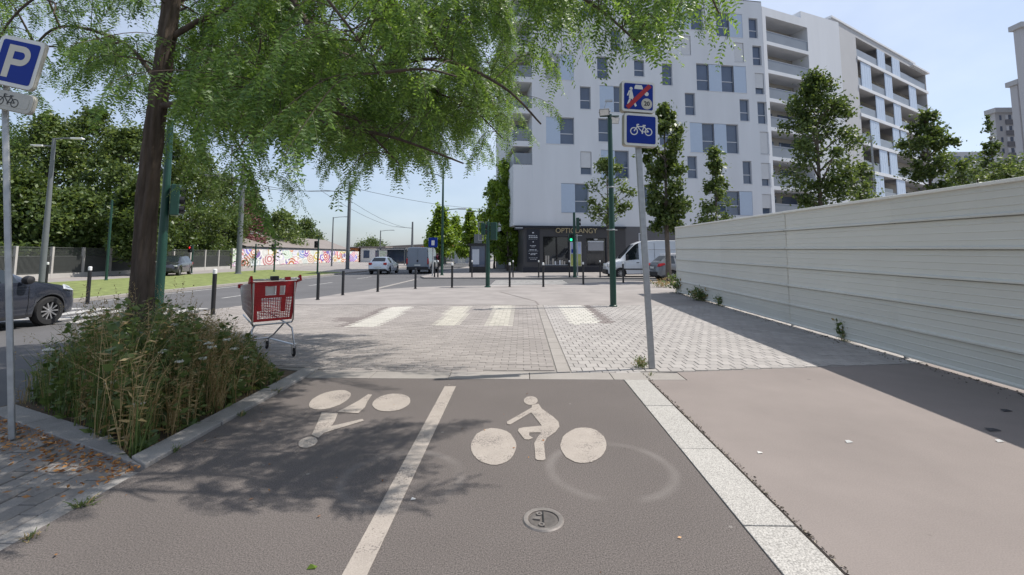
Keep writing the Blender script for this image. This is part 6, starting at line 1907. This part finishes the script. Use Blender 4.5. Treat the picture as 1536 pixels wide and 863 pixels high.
for p_ in sample(1000) + sample(800, 1) + sample(85, 2):
    dd = np.linalg.norm(nodes_np - p_, axis=1); j = int(np.argmin(dd))
    if dd[j] > 1.5: continue
    a = Vector(nodes_np[j]); e = Vector(p_)
    ln = (e - a).length
    out_ = Vector((e.x - a.x, e.y - a.y, 0))
    out_ = out_.normalized() if out_.length > 0.02 else Vector((rnd.uniform(-1, 1), rnd.uniform(-1, 1), 0)).normalized()
    hang = rnd.uniform(0.10, 0.34)
    tip = e + out_ * 0.14 + Vector((0, 0, -hang))
    mid = a.lerp(e, 0.55) + Vector((rnd.uniform(-.04, .04), rnd.uniform(-.04, .04), 0.12 * ln + 0.03))
    P2, R2 = smooth_path([a, mid, e, tip], [0.006, 0.0045, 0.003, 0.0012], 5)
    twig.tube([q_ - tb for q_ in P2], R2, 3, cap=False)
    acc = 0.0; side = 1
    for i in range(3, len(P2)):
        seg = P2[i] - P2[i - 1]; acc += seg.length
        nn_ = int(acc / 0.046)
        for k in range(nn_):
            bp = P2[i - 1].lerp(P2[i], (k + 0.5) / nn_)
            t_ = seg.normalized(); lat = t_.cross(Vector((0, 0, 1)))
            if lat.length < 0.2: lat = Vector((rnd.uniform(-1, 1), rnd.uniform(-1, 1), 0))
            lat.normalize(); side = -side
            d_ = (lat * side * rnd.uniform(0.5, 1.0) + t_ * rnd.uniform(0.2, 0.9) + Vector((0, 0, -rnd.uniform(0.15, 0.9)))).normalized()
            LP.append(tuple(bp - tb)); LD.append(tuple(d_))
        if nn_: acc -= nn_ * 0.046
twig.build('twig', 'bark', locust, fix=False)['kind'] = 'stuff'
LP = np.array(LP); LD = np.array(LD)
npair = 8
n = len(LP)
LL = rng.uniform(0.14, 0.23, n)
lat = unit(np.cross(LD, np.array([0, 0, 1.0])) + 0.15 * rng.normal(size=(n, 3)))
lat = unit(lat - LD * np.sum(lat * LD, 1, keepdims=True))
nrm = np.cross(lat, LD)
Vl = []
for k in range(npair):
    t = 0.18 + 0.80 * k / (npair - 1)
    dr = -0.42 * t * t * LL
    bpt = LP + LD * (t * LL)[:, None] + np.array([0, 0, 1.0]) * dr[:, None]
    fd = unit(LD + np.array([0, 0, -0.84 * t]))
    for s in (1, -1):
        ll = (0.044 * rng.uniform(0.7, 1.35, n) * (1 - 0.30 * abs(t - 0.5)))[:, None]
        a_ = unit(lat * s * 0.86 + fd * 0.42 - nrm * rng.uniform(-0.25, 0.5, n)[:, None])
        w_ = unit(np.cross(a_, nrm + 0.3 * rng.normal(size=(n, 3)))) * ll * 0.20
        Vl.append(np.stack([bpt, bpt + a_ * ll * 0.5 + w_, bpt + a_ * ll, bpt + a_ * ll * 0.5 - w_], 1))
Vl = np.concatenate(Vl, 0).reshape(-1, 3)
fastmesh('crown', Vl, np.arange(len(Vl)).reshape(-1, 4), 4, 'locust_leaf', locust)
# leaf stalks
tipv = LP + LD * LL[:, None] + np.array([0, 0, 1.0]) * (-0.42 * LL)[:, None]
midv = LP + LD * (LL * .5)[:, None] + np.array([0, 0, 1.0]) * (-0.105 * LL)[:, None]
w2 = lat * 0.0012
Vr = np.stack([LP - w2, LP + w2, midv + w2, midv - w2, midv - w2, midv + w2, tipv + w2 * .5, tipv - w2 * .5], 1).reshape(-1, 3)
fastmesh('leaf_stalk', Vr, np.arange(len(Vr)).reshape(-1, 4), 4, 'weed_leaf', locust)

# ---- weeds in the planter
rng = np.random.default_rng(5)
QV, QM = [], []
def ribbon(p, q, r, w, m):
    """two-quad blade p->q->r of width w"""
    p, q, r = [np.array(x_, float) for x_ in (p, q, r)]
    s = np.cross(q - p, [rng.normal(), rng.normal(), 0.01]); s = s / max(np.linalg.norm(s), 1e-6) * w / 2
    QV.append([p - s, p + s, q + s * .8, q - s * .8]); QM.append(m)
    QV.append([q - s * .8, q + s * .8, r + s * .15, r - s * .15]); QM.append(m)
def lf(p, d, L, m, asp=0.45):
    p = np.array(p, float); d = d / np.linalg.norm(d); s = np.cross(d, rng.normal(size=3)); s = s / np.linalg.norm(s) * L * asp / 2
    QV.append([p, p + d * L * .5 + s, p + d * L, p + d * L * .5 - s]); QM.append(m)
TOPX = [0, 30, 60, 100, 150, 200, 260, 330, 370, 400, 425, 445]
TOPY = [600, 560, 520, 478, 455, 448, 462, 476, 500, 535, 560, 585]
POLY = [(A.x - ew * 1.1, A.y + 0.16), (LX0 - ew * 1.15, Bq.y - 0.45), (-3.5, 6.3), (-5.15, 6.9), (-5.2, D2.y + 0.2), (D2.x + 0.1, D2.y + 0.33)]
def spot():
    while True:
        x, y = rng.uniform(-5.2, -2.75), rng.uniform(3.3, 6.9)
        if inpoly(x, y, POLY): return x, y
def hmax(x, y):
    s_ = proj((x, y, 0.0))
    ty = np.interp(s_[0], TOPX, TOPY)
    d = AT(s_[0], ty, y)
    return max(0.12, min(1.15, d.z))
for k in range(900):      # leafy stems
    x, y = spot(); s_ = proj((x, y, 0)); H_ = hmax(x, y) * rng.uniform(0.45, 1.05)
    edge = min(1.0, 0.45 + 1.4 * abs(x - LX0 + ew))
    H_ *= edge
    lx, ly = rng.normal(0, 0.10, 2) * H_
    tip = np.array([x + lx, y + ly, H_]); mid = np.array([x + lx * 0.3, y + ly * 0.3, H_ * 0.55])
    dry = rng.uniform() < (0.6 if 250 < s_[0] < 345 else 0.26)
    m = 1 if dry else 0
    ribbon((x, y, -0.02), mid, tip, 0.008, m)
    nl = int(H_ / 0.026)
    for j in range(nl):
        t = 0.12 + 0.88 * j / max(nl, 1)
        c = np.array([x + lx * t * t, y + ly * t * t, H_ * t])
        an = rng.uniform(0, 6.28)
        lf(c, np.array([math.cos(an), math.sin(an), rng.uniform(-0.5, 0.7)]), rng.uniform(0.03, 0.09) * (1.25 - 0.5 * t) * (1.5 if k % 5 == 0 else 1.0), m, 0.2 if dry else (0.6 if k % 5 == 0 else 0.42))
for k in range(430):     # grass clumps
    x, y = spot(); s_ = proj((x, y, 0)); H0_ = hmax(x, y) * min(1.0, 0.5 + 1.3 * abs(x - LX0 + ew))
    m = 1 if rng.uniform() < (0.8 if 245 < s_[0] < 350 else 0.35) else 0
    for j in range(9):
        an = rng.uniform(0, 6.28); H_ = H0_ * rng.uniform(0.35, 1.1); o_ = H_ * rng.uniform(0.08, 0.5)
        p = (x + rng.normal(0, .02), y + rng.normal(0, .02), -0.02)
        q = (p[0] + math.cos(an) * o_ * .35, p[1] + math.sin(an) * o_ * .35, H_ * .65)
        r = (p[0] + math.cos(an) * o_, p[1] + math.sin(an) * o_, H_ * rng.uniform(.75, 1.0))
        ribbon(p, q, r, 0.006 if m else 0.008, m)
        if m and rng.uniform() < 0.45:
            for i_ in range(7): lf(np.array(r) + rng.normal(0, .008, 3) - np.array([0, 0, .012 * i_]), np.array([rng.normal(), rng.normal(), 0.8]), 0.022, 1, 0.3)
for k in range(260):     # ground rosettes near the edges
    x, y = spot()
    for j in range(6):
        an = rng.uniform(0, 6.28); lf((x, y, 0.01), np.array([math.cos(an), math.sin(an), rng.uniform(.15, .9)]), rng.uniform(.05, .12), 0, 0.35)
for k in range(60):      # tall dry grass round the trunk foot
    an = rng.uniform(0, 6.28); rr_ = rng.uniform(.22, .5); x, y = tb.x + .12 + math.cos(an) * rr_, tb.y - 0.1 + math.sin(an) * rr_
    H_ = rng.uniform(0.7, 1.22); r = (x + rng.normal(0, .08), y + rng.normal(0, .08), H_)
    ribbon((x, y, 0), (x + .01, y, H_ * .6), r, 0.007, 1)
    for i_ in range(16): lf(np.array(r) - np.array([0, 0, .016 * i_]) + rng.normal(0, .008, 3), np.array([rng.normal(), rng.normal(), 1.2]), 0.03, 1, 0.28)
def umbel(px, py, Y, r0):
    c = AT(px, py, Y)
    ribbon((c.x + .03, Y + .03, 0), (c.x + .01, Y, c.z * .6), (c.x, Y, c.z), 0.007, 0)
    for j in range(26):
        an = rng.uniform(0, 6.28); rr_ = r0 * math.sqrt(rng.uniform())
        p = np.array([c.x + math.cos(an) * rr_, Y + math.sin(an) * rr_, c.z + 0.02 - rr_ * rr_ * 3 + rng.normal(0, .004)])
        for i_ in range(2): lf(p, np.array([rng.normal(), rng.normal(), 0.35]), 0.017, 2, 0.9)
for (px, py, Y) in ((167, 578, 3.95), (178, 582, 3.95), (186, 572, 4.1), (72, 528, 4.3), (262, 490, 4.6), (312, 518, 4.6), (318, 524, 4.55), (304, 541, 4.4), (232, 500, 4.4), (340, 512, 4.9), (352, 526, 5.0), (284, 470, 5.4), (270, 546, 4.1), (190, 505, 4.4), (246, 530, 4.2), (366, 540, 5.2), (208, 610, 3.75)):
    umbel(px, py, Y, 0.035)
QV = np.array(QV).reshape(-1, 3)
wd = fastmesh('weeds', QV, np.arange(len(QV)).reshape(-1, 4), 4, ['weed_leaf', 'dry_leaf', 'petal'], None, mi=QM)
tag(wd, 'tangle of tall green and dry weeds with white flowers filling the tree planter', kind='stuff')
# fallen leaves against the planter edge
QV, QM = [], []
nin = Vector((inf.x, inf.y, 0))
for k in range(900):
    t = rng.uniform(0, 2.7); off = abs(rng.normal(0, 0.16)) + 0.012
    if rng.uniform() < 0.14: off = rng.uniform(0, 1.0)
    p = A + dAD * t - nin * off
    if p.x > LX0 - 0.02: continue
    an = rng.uniform(0, 6.28)
    d = np.array([math.cos(an), math.sin(an), rng.uniform(-.12, .35)])
    lf((p.x, p.y, OLDZ + 0.008 + rng.uniform(0, .018)), d, rng.uniform(.018, .05), 0, 0.4)
for k in range(260):     # bits lying in the planter front and on the lane
    if k < 150: p = A + dAD * rng.uniform(0.1, 2.6) + nin * rng.uniform(.22, .55); z = 0.0
    else: p = Vector((rng.uniform(-2.6, 1.0), rng.uniform(1.5, 5.6), 0)); z = 0.004
    an = rng.uniform(0, 6.28)
    if k < 150 or k > 225: lf((p.x, p.y, z + 0.004), np.array([math.cos(an), math.sin(an), rng.uniform(0, .25)]), rng.uniform(.012, .034), 0, 0.45)
QV = np.array(QV).reshape(-1, 3)
lt_ = fastmesh('leaf_litter', QV, np.arange(len(QV)).reshape(-1, 4), 4, 'litter_leaf', None)
tag(lt_, 'brown and orange fallen leaves heaped along the planter edge', kind='stuff')
# small weed tufts in joints
def tuft(lab, p, n, h, spread, yellow=0.1, mats=('weed_leaf', 'dry_leaf', 'petal')):
    global QV, QM
    QV, QM = [], []
    for k in range(n):
        an = rng.uniform(0, 6.28); o_ = rng.uniform(0.1, 1) * spread; H_ = h * rng.uniform(.35, 1)
        b0 = np.array([rng.normal(0, spread * .25), rng.normal(0, spread * .25), 0])
        m = 1 if rng.uniform() < yellow else 0
        ribbon(b0, b0 + [math.cos(an) * o_ * .4, math.sin(an) * o_ * .4, H_ * .7], b0 + [math.cos(an) * o_, math.sin(an) * o_, H_], 0.006, m)
        for j in range(3):
            t = rng.uniform(.3, 1); lf(b0 + np.array([math.cos(an) * o_ * t * .8, math.sin(an) * o_ * t * .8, H_ * t * .9]), rng.normal(size=3) + [0, 0, .4], h * 0.22, m, 0.45)
    Q = np.array(QV).reshape(-1, 3)
    o = fastmesh('weed_tuft', Q, np.arange(len(Q)).reshape(-1, 4), 4, list(mats), None, mi=QM)
    o.location = p; tag(o, lab, 'weed')
    return o
for (px, py, n, h, sp, yl, lab) in ((124, 762, 36, 0.07, 0.09, 0.15, 'small green weed on the joint of the old pavers'), (45, 812, 26, 0.05, 0.07, 0.6, 'small yellowing weed beside the old paver edge'), (262, 678, 20, 0.05, 0.06, 0.1, 'thin weed at the planter corner by the lane'),
                                    (362, 624, 18, 0.05, 0.06, 0.2, 'weed on the lane side of the planter edging'), (412, 590, 18, 0.06, 0.07, 0.5, 'dry weed at the far planter edging'), (961, 551, 46, 0.17, 0.14, 0.15, 'grass tuft at the foot of the leaning sign post'), (976, 564, 12, 0.06, 0.06, 0.3, 'tiny weed at the granite edging end'),
                                    (1032, 440, 260, 0.85, 0.75, 0.1, 'leafy weeds at the far fence post'), (1058, 451, 200, 0.5, 0.65, 0.1, 'weeds along the foot of the fence beside the leafy clump'), (1086, 459, 50, 0.42, 0.3, 0.15, 'single weed clump below a fence seam'), (1273, 512, 36, 0.42, 0.16, 0.2, 'lone weed growing at the middle of the fence foot'), (994, 431, 70, 0.5, 0.9, 0.7, 'dry grass round the narrow street tree foot')):
    q = G(px, py, OLDZ if px < 200 else 0.0)
    if px == 1273 or 1030 < px < 1090: q += fn * 0.06
    tuft(lab, q, n, h, sp, yl)
# grit and moss collected along the footway joint
QV, QM = [], []
for k in range(700):
    y_ = rng.uniform(1.2, 6.0); x_ = GX1 + 0.004 + abs(rng.normal(0, 0.012)) * (2.2 if rng.uniform() < .12 else 1)
    an = rng.uniform(0, 6.28); lf((x_, y_, 0.005), np.array([math.cos(an) * .5, math.sin(an), rng.uniform(0, .15)]), rng.uniform(.006, .022), 0 if rng.uniform() < .75 else 1, 0.6)
for k in range(900):
    t = rng.uniform(0, 14); p = seams[0] + fdir * t + fn * abs(rng.normal(0.04, 0.12))
    an = rng.uniform(0, 6.28); lf((p.x, p.y, 0.005), np.array([math.cos(an), math.sin(an), rng.uniform(0, .15)]), rng.uniform(.008, .04), 0 if rng.uniform() < .8 else 1, 0.5)
mat('grit', (0.07, 0.058, 0.045), rough=1, var=0.3, scale=20, coord='pos'); mat('grit_pale', (0.33, 0.29, 0.22), rough=1, var=0.3, scale=20, coord='pos')
QV = np.array(QV).reshape(-1, 3)
gr_ = fastmesh('grit', QV, np.arange(len(QV)).reshape(-1, 4), 4, ['grit', 'grit_pale'], None, mi=QM)
tag(gr_, 'dark grit and moss gathered along the footway joint and fence foot', kind='stuff')
# litter on the footway
mat('scrap', (0.62, 0.61, 0.58), rough=0.7, var=0.1); mat('scrap_dark', (0.05, 0.05, 0.055), rough=0.7, var=0.1)
for (px, py, s, mt, lab) in ((1274, 664, 0.03, 'scrap', 'white paper scrap on the beige footway'), (1140, 680, 0.02, 'scrap', 'tiny white scrap near the granite edging'), (1510, 617, 0.05, 'scrap_dark', 'dark litter scrap in the fence shade'), (1490, 646, 0.06, 'scrap_dark', 'dark crumpled litter at the edge of the fence shade'), (1500, 663, 0.03, 'scrap', 'white scrap just outside the fence shade'), (620, 750, 0.015, 'scrap', 'small white speck beside the lane centre line'), (468, 853, 0.022, 'lime_leaf', 'small yellow green leaf on the cycle lane')):
    q = G(px, py); b = MB()
    b.add([(-s, -s * .5, 0.003), (s * .9, -s * .3, 0.006), (s, s * .5, 0.004), (-s * .7, s * .6, 0.012), (0, 0, 0.02 if s > .02 else .01)], [(0, 1, 4), (1, 2, 4), (2, 3, 4), (3, 0, 4)])
    o = b.build('litter_scrap', mt); o.location = q; tag(o, lab, 'litter')
# person on the far pavement
pp_ = mp(658, 44)
me = bpy.data.meshes.new('person')
J = dict(pel=(0, 0, .95), ch=(0, 0, 1.30), nk=(0, 0, 1.48), hd=(0, -0.01, 1.62), hd2=(0, 0, 1.72), ls=(-.18, 0, 1.42), le=(-.24, .03, 1.15), lw=(-.22, -.10, .93), lh=(-.21, -.14, .86), rs=(.18, 0, 1.42), re=(.25, -.02, 1.16), rw=(.24, .08, .92), rh=(.24, .1, .85), lk=(-.10, -.10, .50), la=(-.10, -.02, .08), lt=(-.10, -.16, .04), rk=(.10, .06, .50), ra=(.10, .20, .09), rt=(.10, .06, .04), lhp=(-.09, 0, .90), rhp=(.09, 0, .90))
nm_ = list(J); E = [('pel', 'ch'), ('ch', 'nk'), ('nk', 'hd'), ('hd', 'hd2'), ('ch', 'ls'), ('ls', 'le'), ('le', 'lw'), ('lw', 'lh'), ('ch', 'rs'), ('rs', 're'), ('re', 'rw'), ('rw', 'rh'), ('pel', 'lhp'), ('lhp', 'lk'), ('lk', 'la'), ('la', 'lt'), ('pel', 'rhp'), ('rhp', 'rk'), ('rk', 'ra'), ('ra', 'rt')]
me.from_pydata([J[k] for k in nm_], [(nm_.index(a), nm_.index(c)) for a, c in E], [])
pe = bpy.data.objects.new('person', me); COL.objects.link(pe); pe.location = pp_; pe.rotation_euler = (0, 0, R(150))
pe.modifiers.new('skin', 'SKIN'); sb_ = pe.modifiers.new('sub', 'SUBSURF'); sb_.levels = 1; sb_.render_levels = 1
RAD = dict(pel=.15, ch=.16, nk=.06, hd=.10, hd2=.085, ls=.075, le=.05, lw=.035, lh=.04, rs=.075, re=.05, rw=.035, rh=.04, lk=.065, la=.045, lt=.045, rk=.065, ra=.045, rt=.045, lhp=.10, rhp=.10)
for i, k in enumerate(nm_): me.skin_vertices[0].data[i].radius = (RAD[k], RAD[k])
me.skin_vertices[0].data[0].use_root = True
def clothes():
    m = bpy.data.materials.new('person_clothes'); m.use_nodes = True
    N, L = m.node_tree.nodes, m.node_tree.links
    tcn = N.new('ShaderNodeTexCoord'); sp = N.new('ShaderNodeSeparateXYZ'); L.new(tcn.outputs['Object'], sp.inputs[0])
    rp = N.new('ShaderNodeValToRGB'); rp.color_ramp.interpolation = 'CONSTANT'
    mr = N.new('ShaderNodeMapRange'); mr.inputs['From Max'].default_value = 1.8; L.new(sp.outputs['Z'], mr.inputs['Value']); L.new(mr.outputs[0], rp.inputs[0])
    rp.color_ramp.elements[0].color = (.02, .02, .03, 1); rp.color_ramp.elements[1].position = 0.50; rp.color_ramp.elements[1].color = (.45, .10, .12, 1)
    for (p, c) in ((0.82, (.40, .25, .19, 1)), (0.93, (.03, .02, .02, 1))):
        e = rp.color_ramp.elements.new(p); e.color = c
    L.new(rp.outputs[0], N['Principled BSDF'].inputs['Base Color']); MATS['person_clothes'] = m
clothes(); me.materials.append(MATS['person_clothes'])
tag(pe, 'person in a red top and dark trousers walking on the far pavement', 'person')
